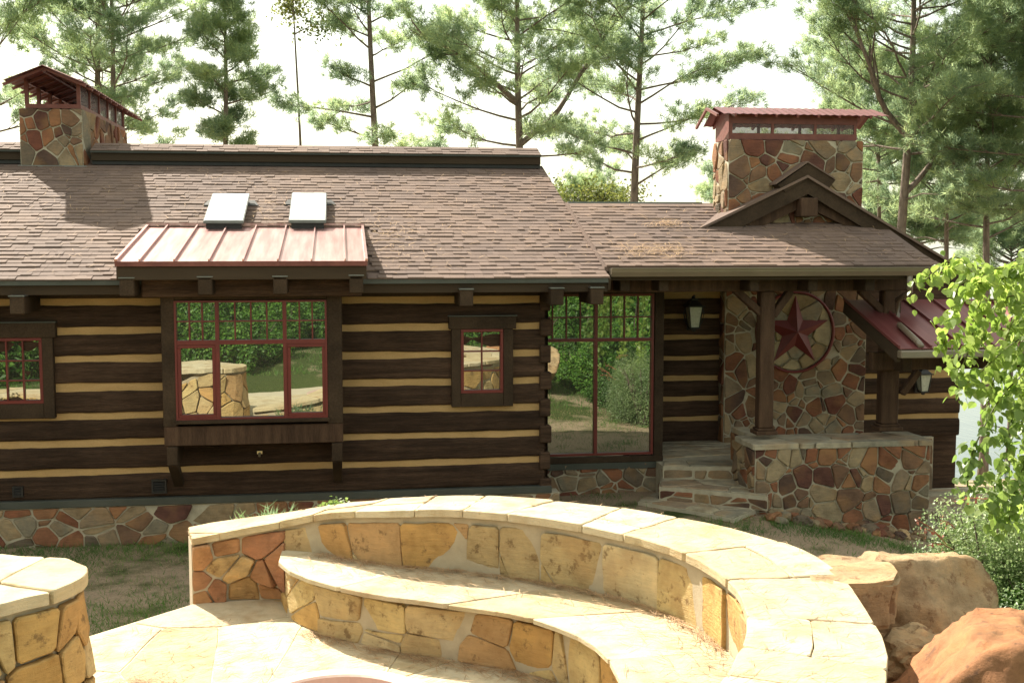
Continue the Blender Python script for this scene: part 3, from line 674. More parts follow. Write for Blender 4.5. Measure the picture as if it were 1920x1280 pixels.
for sgn in (-1, 1):
    m = MB(); k = 60
    for i in range(k+1):                            # corrugated sheet, ribs down the slope
        y = yF+(yBk-yF)*i/k; o = .012*(i % 2)
        m.v += [(rx, y, rzt+o), (rx+sgn*hw, y, ez+o), (rx, y, rzt+o-.006), (rx+sgn*hw, y, ez+o-.006)]
    for i in range(k):
        a = i*4; q = [(a, a+1, a+5, a+4), (a+2, a+6, a+7, a+3), (a+1, a+3, a+7, a+5)]; m.f += q
    m.f += [(0, 2, 3, 1)]
    m.build('corrugated_sheet', M['redrust'], cov)
    for y in np.linspace(yF+.12, yBk-.15, 11):
        MB().bar((rx, y, rzt-.035), (rx+sgn*(hw+.03), y, ez-.035-.012), .035, .045, (0, 1, 0)).build('rafter', M['redrust'], cov)
MB().box(cx0+.08, cx0+.11, cy0, cy1-.1, ce, ce+.06).box(cx1-.08, cx1-.02, cy0, cy1-.1, ce, ce+.06).build('cover_plate', M['redrust'], cov)
MB().bar((rx, yF+.1, rzt-.05), (rx, yBk-.1, rzt-.05), .05, .06).build('ridge_board', M['redrust'], cov)
for i in range(5):
    y0, y1 = cy0+.1+i*.68, cy0+.08+(i+1)*.68-.03
    MB().box(cx1-.052, cx1-.048, y0, y1, czt+.06, ce).build('screen', M['screen'], cov)

# ---- porch roof (shingled shed) right of the main roof
pz0 = PZ(1450, 504, 13.5)+.03; PXE = 7.26
pr = deck(3.06, PXE, 13.5, 15.98, pz0)
shingle_roof(pr, 3.08, PXE+.01, 13.47, 15.9, pz0, S, xb=lambda y: PXE+.01-(y-13.5)*.19, e=.125)
MB().slab([(3.06, 15.98, pz0+.833), (6, 15.98, pz0+.833), (6, 19.5, 2.2), (3.06, 19.5, 2.2)], .05).build('back_roof', M['shingle'], house)
MB().box(3.1, 5.0, 15.93, 16.03, pz0+.81, pz0+.845).build('ridge_flashing', M['capmetal'], house)
gut = MB()
gp = [(13.50, pz0-.015), (13.50, pz0-.10), (13.47, pz0-.115), (13.42, pz0-.115), (13.385, pz0-.06), (13.375, pz0-.02), (13.36, pz0-.02), (13.36, pz0-.01), (13.385, pz0-.01), (13.395, pz0-.05), (13.43, pz0-.1), (13.485, pz0-.1), (13.488, pz0-.015)]
gut.v = [(3.12, y, z) for y, z in gp]+[(PXE+.02, y, z) for y, z in gp]; k = len(gp)
gut.f = [(i, (i+1) % k, (i+1) % k+k, i+k) for i in range(k)]+[tuple(range(k))[::-1], tuple(range(k, 2*k))]
gut.build('gutter', M['gutter'], house)
MB().box(3.1, PXE, 13.51, 13.55, pz0-.16, pz0-.05).build('fascia', M['fascia'], house)
MB().slab([(3.06, 13.55, pz0-.07), (PXE-.05, 13.55, pz0-.07), (PXE-.4, 16.5, pz0+.6), (3.06, 16.5, pz0+.6)], .02).build('porch_ceiling', M['timber'], house)
YP = 14.1
bz1, bz0 = PZ(1430, 512, YP), PZ(1430, 546, YP)
MB().box(2.6, PXE+.1, YP-.07, YP+.1, bz0, bz1).build('porch_beam', M['timber_v'], house, bevel=.012)
rb, rc = beam_end('rafter_end', .12, .17, .4)
for px in (1172, 1245, 1415, 1525, 1632):
    p = at(px, 520, Y=YP-.42); o = link('rafter_end', rb, house, tuple(p))
# posts
def post(px0, px1, pyb, ztop):
    x0, x1 = PX(px0, 700, YP-.08), PX(px1, 700, YP-.08); zb = PZ(px0, pyb, YP-.08)
    p = MB().box(x0, x1, YP-.08, YP+.09, zb+.06, ztop).build('porch_post', M['timber_v'], house, bevel=.014)
    MB().box(x0-.045, x1+.045, YP-.125, YP+.13, zb-.02, zb+.03).box(x0-.02, x1+.02, YP-.1, YP+.11, zb+.03, zb+.06).build('post_base', M['timber_v'], p, bevel=.008)
    return x0, x1
a0, a1 = post(1425, 1452, 812, bz0)
c0, c1 = post(1655, 1687, 804, bz0)
for a, b in (((1378, 543), (1432, 592)), ((1448, 592), (1482, 545)), ((1612, 543), (1668, 596))):
    MB().bar(at(*a, Y=YP), at(*b, Y=YP), .09, .11, (0, 1, 0)).build('brace', M['timber_v'], house, bevel=.01)

# ---- cross gable and the right chimney
YR = 14.9
def gq(pts): return [(PX(x, y, YR), PZ(x, y, YR)) for x, y in pts]
MB().prism(gq([(1296, 439), (1362, 439), (1514, 364), (1515, 333)]), YR-.03, YR+.05).build('rake_board', M['timber'], house)
MB().prism(gq([(1515, 333), (1514, 364), (1775, 523), (1830, 556), (1830, 520)]), YR-.028, YR+.052).build('rake_board', M['timber'], house)
MB().prism(gq([(1350, 438), (1405, 438), (1512, 386), (1512, 358)]), YR+.06, YR+.16).build('gable_beam', M['timber_v'], house)
MB().prism(gq([(1512, 358), (1512, 386), (1615, 436), (1720, 496), (1720, 484)]), YR+.06, YR+.16).build('gable_beam', M['timber_v'], house)
for q in (((1284, 441), (1515, 328)), ((1515, 328), (1840, 523))):
    a, b = [at(*p, Y=YR-.07) for p in q]
    MB().slab([a, b, (b[0], 15.75, b[2]), (a[0], 15.75, a[2])], .035).build('gable_roof', M['shingle'], house)
MB().box(PX(1503, 390, 14.78), PX(1534, 390, 14.78), 14.78, 15.05, PZ(1518, 406, 14.78), PZ(1518, 371, 14.78)).build('ridge_beam_end', M['timber_v'], house, bevel=.01)
MB().box(PX(1395, 432, 15.03), PX(1640, 432, 15.03), 14.97, 15.06, PZ(1500, 440, 15), PZ(1500, 431, 15)).build('base_flashing', M['drip'], house)
for q in ([(1456, 347), (1470, 360), (1515, 334), (1515, 305)], [(1515, 305), (1515, 334), (1550, 355), (1564, 338)]):
    MB().prism(gq(q), YR-.05, YR+.16).build('ridge_cap', M['timber'], house)
for q in (((1455, 343), (1515, 302)), ((1515, 302), (1565, 333))):
    a, b = [at(*p, Y=YR-.07) for p in q]
    MB().slab([a, b, (b[0], YR+.18, b[2]), (a[0], YR+.18, a[2])], .02).build('ridge_cap_sheet', M['shingle'], house)
kY, kB = 15.1, 15.72
kx0, kx1 = PX(1366, 300, kY), PX(1618, 300, kY); kzt = PZ(1490, 262, kY)
ch2 = MB().box(kx0, kx1, kY, kB, 2.7, kzt-.015).build('chimney', M['mortar'], house)
lay(rect(kx0, kx1, 3.05, kzt), front(kY), ch2, 61, size=.17, joint=.0075, h=(.012, .03), asp=1.0, var=1.0, base=-.01)
lay(rect(-kB, -kY, 3.05, kzt), leftf(kx0), ch2, 62, size=.19, joint=.010, h=(.012, .03), asp=.8, base=-.01)
def k2(px, Y): return PX(px, 235, Y)
Yc = kY+.04
cov2 = MB(); z0, z1 = kzt, PZ(1490, 251, Yc); zt = PZ(1490, 218, Yc)
cx_0, cx_1 = k2(1368, Yc), k2(1607, Yc)
cov2.box(cx_0, cx_1, Yc, Yc+.03, z0, z1).box(cx_0, cx_1, kB-.05, kB-.02, z0, z1).box(cx_0, cx_0+.03, Yc+.03, kB-.05, z0, z1).box(cx_1-.03, cx_1, Yc+.03, kB-.05, z0, z1)
cov2 = cov2.build('chimney_cover', M['redrust'], house)
for px in (1371, 1449, 1529, 1604):
    for y in (Yc+.015, kB-.035): MB().box(k2(px, Yc)-.018, k2(px, Yc)+.018, y-.016, y+.016, z1, zt+.05).build('cover_post', M['redrust'], cov2)
MB().box(cx_0-.01, cx_0+.0, Yc, kB-.02, z0, zt+.04).build('end_panel', M['redrust'], cov2)
MB().box(cx_0, cx_1, Yc+.001, Yc+.028, PZ(1490, 233, Yc), zt+.03).build('cover_plate', M['redrust'], cov2)
MB().box(cx_0, cx_1, kB-.05, kB-.022, zt-.03, zt+.03).build('cover_plate', M['redrust'], cov2)
MB().box(cx_0+.04, cx_1-.04, Yc+.012, Yc+.015, z1, PZ(1490, 233, Yc)).build('screen', M['screen'], cov2)
yf, ym, yb = kY-.12, kY+.33, kB+.16
zf = PZ(1490, 216, yf)+.005; zm = PZ(1490, 204, ym); zb = PZ(1326, 238, yb)
xL, xR = PX(1338, 205, ym), PX(1640, 205, ym)
for (ya, za, yb_, zb_) in ((yf, zf, ym, zm), (yb, zb, ym, zm)):
    m = MB(); k = 44
    for i in range(k+1):
        x = xL+(xR-xL)*i/k; o = .009*(i % 2)
        m.v += [(x, ya, za+o), (x, yb_, zb_+o), (x, ya, za+o-.006), (x, yb_, zb_+o-.006)]
    for i in range(k):
        a = i*4; m.f += [(a, a+1, a+5, a+4), (a+2, a+6, a+7, a+3), (a, a+4, a+6, a+2)]
    m.build('corrugated_sheet', M['maroon'], cov2)
    for px in (1345, 1379, 1418, 1456, 1496, 1535, 1574, 1614, 1633):
        x = PX(px, 214, yf); MB().bar((x, ya-(.015 if ya < ym else -.015), za-.022), (x, yb_, zb_-.022), .03, .035).build('rafter', M['maroon'], cov2)

# ---- side porch: metal roof, beam, logs, stone base
ye, yt = 12.95, 14.5
ze = PZ(1685, 653, ye); zq = PZ(1587, 562, yt); sx0 = PX(1685, 653, ye); sx1 = sx0+3.2
sp = MB().slab([(sx0, ye, ze-.012), (sx1, ye, ze-.012), (sx1, yt, zq-.012), (sx0, yt, zq-.012)], .07).build('side_porch_roof', M['fascia'], house)
x = sx0; i = 0
while x < sx1-.05:
    b = min(x+.40, sx1)
    MB().slab([(x+.002, ye-.02, ze), (b-.002, ye-.02, ze), (b-.002, yt, zq), (x+.002, yt, zq)], .01).build('metal_panel', M['maroon'], sp)
    MB().bar((x, ye-.02, ze+.016), (x, yt, zq+.016), .02, .036).build('seam', M['maroon'], sp); x += .40
MB().box(sx0-.02, sx1, ye-.11, ye-.0, ze-.11, ze-.02).build('gutter', M['gutter'], house, bevel=.012)
MB().box(sx0, sx0+.05, ye+.02, yt, ze-.2, ze-.085)
MB().bar((sx0+.02, ye+.02, ze-.10), (sx0+.02, yt, zq-.10), .05, .14).build('rake_board', M['fascia'], house)
sb0, sb1 = PZ(1650, 691, YP), PZ(1650, 657, YP)
MB().box(PX(1622, 675, YP), sx1, YP-.2, YP-.09, sb0, sb1).build('side_beam', M['timber_v'], house, bevel=.012)
MB().bar(at(1690, 738, Y=YP-.04), at(1722, 695, Y=YP-.04), .08, .1, (0, 1, 0)).build('brace', M['timber_v'], house, bevel=.01)
link('rafter_end', rb, house, tuple(at(1702, 672, Y=YP-.45)))
dp = [at(1706, 516, Y=13.45), at(1706, 548, Y=13.5), at(1683, 562, Y=13.9), at(1683, 606, Y=13.9), at(1690, 612, roof=(ye, ze+.05, (zq-ze)/(yt-ye))), at(1722, 642, roof=(ye, ze+.05, (zq-ze)/(yt-ye))), at(1728, 650, Y=ye-.02)]
MB().tube(dp, .038, 8).build('downspout', M['gutter'], house, smooth=True)
log_wall(PX(1622, 760, 16.3)+.0, PX(1800, 760, 16.36), 16.36, PZ(1650, 705, 16.36), PZ(1650, 705, 16.36)-PZ(1650, 743.5, 16.36), 3, 70, PZ(1700, 818, 16.36), .075)
log(PX(1622, 760, 16.3), 8.55, PZ(1650, 705, 16.36)+.19, .3, 16.36, 79); log(PX(1622, 760, 16.3), 8.55, PZ(1650, 705, 16.36)+.5, .3, 16.36, 78)
lf = MB().box(PX(1700, 870, 16.3), 8.75, 16.3, 16.58, -1.6, PZ(1700, 820, 16.3)).build('foundation', M['mortar'], house)
lay(rect(PX(1735, 870, 16.3), 8.75, -1.2, PZ(1700, 820, 16.3)), front(16.3), lf, 72, size=.26, joint=.012, h=(.012, .03))
MB().box(8.9, 9.15, 13.2, 13.45, -1.2, 1.75).build('porch_post', M['timber_v'], house, bevel=.012)

# wall fittings
def vent(px0, px1, py0, py1):
    x0, x1, z0, z1 = PX(px0, py0, 13.87), PX(px1, py0, 13.87), PZ(px0, py1, 13.87), PZ(px0, py0, 13.87)
    v = frame_of(MB(), x0, x1, z0, z1, .018, 13.86, 13.9).box(x0+.018, x1-.018, 13.885, 13.9, z0+.018, z1-.018).build('wall_vent', M['iron'], house)
    k = 4
    for i in range(k):
        z = z0+.03+(z1-z0-.05)*i/k; MB().slab([(x0+.018, 13.862, z), (x1-.018, 13.862, z), (x1-.018, 13.884, z+.02), (x0+.018, 13.884, z+.02)], .005).build('louvre', M['iron'], v)
vent(284, 312, 899, 925); vent(23, 43, 912, 932)
sp_ = at(487, 849, Y=13.86)
MB().tube([(sp_[0], 13.9, sp_[2]), (sp_[0], 13.82, sp_[2]), (sp_[0], 13.80, sp_[2]-.03)], .014, 8).box(sp_[0]-.03, sp_[0]+.03, 13.855, 13.862, sp_[2]-.01, sp_[2]+.025).build('hose_tap', M['brass'], house)

# porch floor, steps
porch = MB()
PF = [tuple(at(*p, Z=0)[:2]) for p in ((1243, 872), (1300, 873), (1434, 873), (1440, 850))]+[(9.3, 13.9), (9.3, 16.6), (4.15, 16.6)]
n = len(PF); porch.v = [(x, y, -.01) for x, y in PF]+[(x, y, -1.2) for x, y in PF]
porch.f = [tuple(range(n))]+[(i, i+n, (i+1) % n+n, (i+1) % n) for i in range(n)]
PF = PF[:4]+[(7.2, 13.95), (7.2, 16.6), (4.15, 16.6)]; n = len(PF)
porch.v = [(x, y, -.01) for x, y in PF]+[(x, y, -1.2) for x, y in PF]; porch.f = [tuple(range(n))]+[(i, i+n, (i+1) % n+n, (i+1) % n) for i in range(n)]
porch = link('porch_floor', porch.mesh('porch_floor', M['mortar']), kind='structure')
lay([PF[0], PF[2], PF[3], (5.95, 14.3), (5.95, 16.3), (5.4, 16.5), (4.2, 16.5)], top(0), porch, 81, size=.42, joint=.015, h=(.002, .006), mat='flag', name='flagstone', base=-.02, bev=.006, seg=.2, jit=.012)
lowfl = MB().box(7.2, 9.4, 13.6, 16.4, -1.4, -.80)
lowfl = link('lower_porch_floor', lowfl.mesh('lower_porch_floor', M['mortar']), kind='structure')
lay(rect(7.45, 9.3, 13.6, 16.3), top(-.79), lowfl, 82, size=.5, joint=.015, h=(.002, .006), mat='flag', name='flagstone', base=-.02, bev=.006)
steps = thing('stone_steps', 'three broad grey flagstone steps leading up to the porch', 'steps', (4.8, 13.9, -.45))
def step(px, z, th, seed):
    P = [tuple(at(*p, Z=z)[:2]) for p in px]; n = len(P)
    if area(P) < 0: P = P[::-1]
    m = MB(); m.v = [(x, y, z-.012) for x, y in P]+[(x, y, z-th) for x, y in P]; m.f = [tuple(range(n))]+[(i, i+n, (i+1) % n+n, (i+1) % n) for i in range(n)]
    o = m.build('step', M['mortar'], steps)
    lay(P, top(z), o, seed, size=.40, joint=.013, h=(.002, .008), mat='flag', name='tread_stone', base=-.055, bev=.008, seg=.15, jit=.014)
    for i in range(n):                              # riser stones on the sides that face the camera
        a, b = P[i], P[(i+1) % n]; L = math.hypot(b[0]-a[0], b[1]-a[1]); ux, uy = (b[0]-a[0])/L, (b[1]-a[1])/L; nx, ny = uy, -ux
        if ny < -.05 or nx < -.5:
            lay(rect(0, L, z-th, z-.05), lambda s, t, h, a=a, ux=ux, uy=uy, nx=nx, ny=ny: (a[0]+ux*s+nx*h, a[1]+uy*s+ny*h, t), o, seed+i+50, size=.1, asp=2.4, joint=.009, h=(.004, .015), name='riser_stone')
step([(1196, 938), (1300, 956), (1376, 971), (1434, 946), (1440, 925), (1240, 918)], -.36, .22, 84)
step([(1236, 911), (1300, 915), (1440, 929), (1438, 898), (1240, 888)], -.18, .19, 85)
step([(1243, 872), (1300, 873), (1434, 874), (1430, 862), (1244, 862)], .005, .18, 86)

# terrace wall in front of the porch
tw = thing('terrace_wall', 'waist-high rust and tan rubble stone wall with flat cap carrying the porch posts', 'stone wall', (6.2, 13.8, -.8))
TY = 13.72; t0, t1 = PX(1416, 850, TY), PX(1744, 850, TY); tzc = PZ(1580, 828, TY)
core = MB().box(t0, t1, TY, 14.35, -1.3, tzc-.055).build('wall_core', M['mortar'], tw)
lay(rect(t0, t1, -1.15, tzc-.06), front(TY), core, 91, size=.185, joint=.009, h=(.015, .035), asp=.95, var=1.0)
lay(rect(-14.5, -TY, -.7, tzc-.06), leftf(t0), core, 92, size=.17, joint=.009, h=(.015, .03))
ret = MB().box(PX(1397, 830, 14.6), t0+.35, 14.35, 15.1, -1, tzc-.055).build('wall_core', M['mortar'], tw)
lay(rect(-15.1, -14.35, -.3, tzc-.06), leftf(PX(1397, 830, 14.6)), ret, 94, size=.2, joint=.009, h=(.015, .03))
lay(rect(t0-.05, t1+.03, TY-.05, 14.4), top(tzc-.008), core, 95, size=.42, asp=1.3, joint=.01, h=(.003, .010), mat='flag', name='cap_stone', base=-.06, bev=.008, seg=.14, jit=.014)
lay(rect(PX(1397, 830, 14.6)-.04, t0+.38, 14.41, 15.1), top(tzc-.008), ret, 96, size=.36, joint=.01, h=(.003, .010), mat='flag', name='cap_stone', base=-.06, bev=.008, seg=.14, jit=.014)

# ------------------------------------------------------------------ curved stone bench wall, pier wall, fire pit
class Curve:
    def __init__(s, pts, n=16):
        P = np.array(pts, float); out = []
        Q = np.vstack([2*P[0]-P[1], P, 2*P[-1]-P[-2]])
        for i in range(1, len(Q)-2):
            for k in range(n):
                t = k/n
                out.append(.5*((2*Q[i])+(-Q[i-1]+Q[i+1])*t+(2*Q[i-1]-5*Q[i]+4*Q[i+1]-Q[i+2])*t*t+(-Q[i-1]+3*Q[i]-3*Q[i+1]+Q[i+2])*t**3))
        out.append(P[-1]); s.P = np.array(out)
        d = np.hypot(*(np.diff(s.P[:, :2], axis=0).T)); s.S = np.concatenate([[0], np.cumsum(d)]); s.L = s.S[-1]
        T = np.gradient(s.P[:, :2], axis=0); T /= np.linalg.norm(T, axis=1)[:, None]; s.T = T
    def __call__(s, u):
        e = [np.interp(u, s.S, s.P[:, k]) for k in range(s.P.shape[1])]
        tx_, ty_ = np.interp(u, s.S, s.T[:, 0]), np.interp(u, s.S, s.T[:, 1]); l = math.hypot(tx_, ty_)
        return e, ty_/l, -tx_/l
    def near(s, x, y): return s.S[np.argmin(np.hypot(s.P[:, 0]-x, s.P[:, 1]-y))]
# x, y of the inner face, height of the cap, thickness
BW = Curve([(-1.22, 9.55, .535, .30), (-.85, 9.62, .58, .32), (-.50, 9.52, .655, .36), (-.19, 9.33, .75, .40), (.06, 9.10, .82, .42), (.42, 8.86, .87, .42), (.82, 8.68, .90, .45), (1.23, 8.43, .91, .48),
            (1.64, 8.09, .91, .54), (1.95, 7.75, .90, .58), (2.14, 7.43, .90, .62), (2.26, 7.03, .90, .66), (2.30, 6.6, .90, .62), (2.24, 6.1, .90, .56), (2.08, 5.62, .90, .58), (1.86, 5.2, .90, .60), (1.55, 4.7, .90, .60)])
bench = thing('stone_bench_wall', 'low curved tan stone wall with pale slab cap and built-in seat round the patio', 'stone bench', (1.2, 8.4, 0))
def facemap(c, batter=0.0):
    def f(s, t, h):
        (x, y, zt, th), nx, ny = c(s); z = t*zt/.9; q = h+batter*(1-t/.9); return (x+nx*q, y+ny*q, z)
    return f
def backmap(c):
    def f(s, t, h):
        (x, y, zt, th), nx, ny = c(-s); return (x-nx*(th+h), y-ny*(th+h), -.7+t*(zt+.64))
    return f
def capmap(c):
    def f(s, t, h):
        (x, y, zt, th), nx, ny = c(s); k = t*(th+.10)-.05; return (x-nx*k, y-ny*k, zt+h)
    return f
core = MB(); K = 90; v = []
for i in range(K+1):
    (x, y, zt, th), nx, ny = BW(BW.L*i/K); q = .004
    v += [(x+nx*q, y+ny*q, -.7), (x+nx*q, y+ny*q, zt-.055), (x-nx*th, y-ny*th, zt-.055), (x-nx*th, y-ny*th, -.7)]
core.v = v; core.f = [(i*4+j, i*4+j+1, (i+1)*4+j+1, (i+1)*4+j) for i in range(K) for j in range(3)]+[(3, 2, 1, 0), (K*4, K*4+1, K*4+2, K*4+3)]
core.f = [tuple(reversed(f)) for f in core.f]
core = core.build('wall_core', M['tanmortar'], bench)
s_tip = BW.near(-.50, 9.52)
lay(rect(0, s_tip+.05, -.02, .80), facemap(BW), core, 101, size=.25, joint=.007, h=(.015, .06), mat='stone_mix', asp=.8, var=.9, seg=.12, jit=.006)
lay(rect(s_tip+.02, BW.L, .40, .80), facemap(BW), core, 107, size=.40, joint=.0045, h=(.010, .018), mat='stone_warm', seg=.10, jit=.007, bev=.005, strip=(.12, .4, 1.0))
lay(rect(-BW.L, 0, .02, .97), backmap(BW), core, 103, size=.28, joint=.011, h=(.012, .03), mat='stone_warm', asp=1.0, bev=.008)
lay(rect(0, BW.L, 0, 1), capmap(BW), core, 104, size=.5, joint=.003, h=(.0, .010), mat='stone_cap', name='cap_stone', base=-.05, bev=.005, seg=.09, jit=.011, strip=(.14, .35, 1.4), cut=.08)
# seat
ST = Curve([(-.50, 9.46), (-.46, 9.05), (-.2, 8.62), (.02, 8.40), (.33, 8.15), (.6, 7.99), (.91, 7.79), (1.24, 7.54), (1.50, 7.14), (1.60, 6.78), (1.60, 6.35), (1.50, 5.9), (1.33, 5.45), (1.05, 5.0)])
def seatmap(z):
    def f(s, t, h):
        u = s/ST.L; (a, b), nx, ny = ST(s); e, mx, my = BW(s_tip+(BW.L-s_tip)*u)
        k = t*(1.0)-.05*(1-t)/.55
        return (a+(e[0]-a)*k, b+(e[1]-b)*k, z+h)
    return f
sc_ = MB(); v = []; K = 60
for i in range(K+1):
    s = ST.L*i/K; (a, b), nx, ny = ST(s); e, mx, my = BW(s_tip+(BW.L-s_tip)*i/K)
    v += [(a-nx*.03, b-ny*.03, -.02), (a-nx*.055, b-ny*.055, .37), (e[0], e[1], .37), (e[0]-mx*.01, e[1]-my*.01, -.02)]
sc_.v = v; sc_.f = [tuple(reversed((i*4+j, i*4+j+1, (i+1)*4+j+1, (i+1)*4+j))) for i in range(K) for j in range(3)]
seat = sc_.build('seat', M['tanmortar'], bench)
lay(rect(0, ST.L, 0, 1), seatmap(.425), seat, 105, size=.85, joint=.002, h=(.0, .003), mat='stone_cap', name='seat_stone', base=-.03, bev=.004, seg=.12, jit=.004, strip=(.15, .15, 1.0))
def seatface(s, t, h):
    (a, b), nx, ny = ST(s); q = h-.03-.025*t/.4; return (a+nx*q, b+ny*q, t)
lay(rect(0, ST.L, 0, .36), seatface, seat, 106, size=.235, joint=.0065, h=(.010, .018), mat='stone_warm', asp=1.15, var=1.0, seg=.12, jit=.006, bev=.006)

PW = Curve([(x, y, .46 if x < -3.15 or y < 6.4 else .9, .3) for x, y in ((-3.1, 3.2), (-3.05, 4.2), (-2.9, 5.1), (-2.62, 5.9), (-2.25, 6.5), (-1.93, 6.78), (-1.70, 6.98), (-1.60, 7.2), (-1.62, 7.42), (-1.78, 7.64), (-2.2, 7.80), (-3.2, 7.92), (-4.5, 7.9), (-6.5, 7.6), (-8.5, 7.0),
            (-8.5, 6.4), (-6.5, 7.0), (-4.5, 7.3), (-3.2, 7.2), (-2.85, 6.8), (-3.1, 6.0), (-3.5, 5.1), (-3.7, 4.0), (-3.7, 3.2))])
pier = thing('stone_patio_wall', 'thick rounded end of stone wall with pale cap at the left edge of the patio', 'stone wall', (-2.2, 7.3, 0))
m = MB(); K = 160; v = []
for i in range(K):
    (x, y, zt, th), nx, ny = PW(PW.L*i/K); v.append((x-nx*.012, y-ny*.012, zt-.06))
m.v = v+[(x, y, -.7) for x, y, z in v]; m.f = [(i, i+K, (i+1) % K+K, (i+1) % K) for i in range(K)]
m.f += [tuple(i for i in range(K))]
core2 = m.build('wall_core', M['tanmortar'], pier)
lay(rect(0, PW.near(-8.5, 7.0), -.3, .79), facemap(PW, .05), core2, 111, size=.26, joint=.009, h=(.012, .03), mat='stone_warm', asp=.9, var=.9, seg=.12, jit=.007, bev=.008)
for k, pg in enumerate(([(-2.25, 6.45), (-1.89, 6.75), (-1.65, 6.96), (-1.55, 7.2), (-1.57, 7.44), (-1.75, 7.68), (-2.2, 7.85), (-3.0, 7.92), (-3.0, 6.9)], [(-3.0, 7.12), (-3.0, 7.93), (-4.5, 7.95), (-4.5, 7.25)], [(-4.5, 7.25), (-4.5, 7.95), (-6.5, 7.65), (-6.5, 6.95)], [(-6.5, 6.95), (-6.5, 7.65), (-8.5, 7.05), (-8.5, 6.4)],
                        [(-3.15, 5.95), (-2.62, 5.85), (-2.23, 6.45), (-3.0, 6.9)], [(-3.55, 5.0), (-2.87, 5.0), (-2.6, 5.85), (-3.15, 5.95)], [(-3.75, 3.2), (-3.06, 3.2), (-2.87, 5.0), (-3.55, 5.0)])):
    if area(pg) < 0: pg = pg[::-1]
    lay(pg, ((lambda s, t, h: (s, t, (.45+.44*max(0, min(1, (s+3.1)/.4))*max(0, min(1, (t-6.2)/.3)))+h)) if k else top(.89)), core2, 112+k, size=.6, joint=.004, h=(.002, .010), mat='stone_cap', name='cap_stone', base=-.07, bev=.007, seg=.12, jit=.018, var=.3)

pit = thing('fire_pit', 'round terracotta-rimmed fire pit in the patio floor with a pale stone inside', 'fire pit', (-.05, 6.5, 0))
m = MB().lathe([(.50, 0), (.50, .27), (.555, .275), (.56, .30), (.55, .31), (.46, .31), (.445, .30), (.42, .1), (.0, .09)], (-.05, 6.5, 0), 40)
m.build('rim', M['pitm'], pit, smooth=False)

import mathutils.noise as mn
def rock(name, c, size, seed, mat='boulder', sub=4, planes=9, rough=.10, rotz=0, flat=.8, parent=None):
    rr = random.Random(seed); bm = bmesh.new(); bmesh.ops.create_icosphere(bm, subdivisions=sub, radius=1)
    pl = []
    for _ in range(planes):
        n_ = Vector((rr.gauss(0, 1), rr.gauss(0, 1), rr.gauss(0, .8))).normalized(); pl.append((n_, rr.uniform(.6, .86)))
    pl.append((Vector((rr.uniform(-.12, .12), rr.uniform(-.12, .12), 1)).normalized(), flat))
    off = Vector((rr.uniform(-50, 50), 0, 0))
    for v_ in bm.verts:
        p = v_.co.copy()
        for n_, d in pl:
            e = p.dot(n_)-d
            if e > 0: p -= n_*e*.98
        p += v_.co*(mn.fractal(v_.co*1.6+off, .8, 2, 6)*rough+abs(mn.noise(v_.co*3.1+off))*-rough*1.1+(abs(mn.noise(v_.co*6.5+off))-.2)*rough*.45+mn.fractal(v_.co*14+off, .5, 2, 5)*rough*.28)
        v_.co = Vector((p.x*size[0], p.y*size[1], p.z*size[2]))
    me = bpy.data.meshes.new(name); bm.to_mesh(me); bm.free(); me.materials.append(M[mat])
    me.polygons.foreach_set('use_smooth', [sub > 4]*len(me.polygons))
    o = link(name, me, parent, c); o.rotation_euler.z = rotz; return o
rock('pale_stone', (-.07, 6.42, .22), (.16, .12, .12), 3, 'stone_cap', 3, parent=pit)
def gz1(x, y): return float(ground_z(x, y))
B = at(1715, 1090, Y=7.15)
o = rock('boulder', (B[0]-.02, 7.25, .40), (.74, .58, .50), 11, 'boulder_tan', 5, rough=.055, planes=12, rotz=.2, flat=.85); tag(o, 'broad tan boulder behind the others beside the lawn, with a brown lower edge', 'boulder')
C_ = at(1835, 1215, Y=5.25)
o = rock('boulder', (C_[0]+.10, 5.25, .52), (.88, .58, .56), 29, 'boulder', 5, rough=.055, rotz=.5, flat=.82, planes=13); tag(o, 'large rust-orange boulder nearest the camera in the lower right corner', 'boulder')
D_ = at(1885, 1170, Y=6.1)
o = rock('boulder', (D_[0]+.10, 6.15, .42), (.46, .40, .46), 14, 'boulder', 4, rotz=.9, rough=.055); tag(o, 'reddish boulder at the right edge below the small-leaved bush', 'boulder')
E_ = at(1740, 1125, Y=6.35)
o = rock('boulder', (E_[0], 6.4, .40), (.30, .26, .24), 15, 'boulder_tan', 4, rotz=.3); tag(o, 'small buff boulder wedged between the slab and the rust-orange boulder', 'boulder')
SLB = [tuple(at(*p, Z=.88)[:2]) for p in ((1500, 1050), (1512, 1096), (1560, 1103), (1640, 1099), (1683, 1096), (1692, 1078), (1672, 1060), (1600, 1046), (1550, 1040))]
if area(SLB) < 0: SLB = SLB[::-1]
bm = bmesh.new(); n = len(SLB); scx = sum(p[0] for p in SLB)/n; scy = sum(p[1] for p in SLB)/n
vt = [bm.verts.new((x-scx, y-scy, .30)) for x, y in SLB]; vb = [bm.verts.new(((x-scx)*.93, (y-scy)*.93, 0)) for x, y in SLB]
bm.faces.new(vt); bm.faces.new(vb[::-1])
for i in range(n): bm.faces.new((vt[i], vb[i], vb[(i+1) % n], vt[(i+1) % n]))
bmesh.ops.bevel(bm, geom=bm.edges[:], offset=.03, segments=2, affect='EDGES')
bmesh.ops.triangulate(bm, faces=bm.faces[:]); bmesh.ops.subdivide_edges(bm, edges=bm.edges[:], cuts=3, use_grid_fill=True)
for v_ in bm.verts: v_.co += v_.co.normalized()*mn.fractal(v_.co*4, 1, 2, 4)*.022
me = bpy.data.meshes.new('boulder'); bm.to_mesh(me); bm.free(); me.materials.append(M['boulder_tan'])
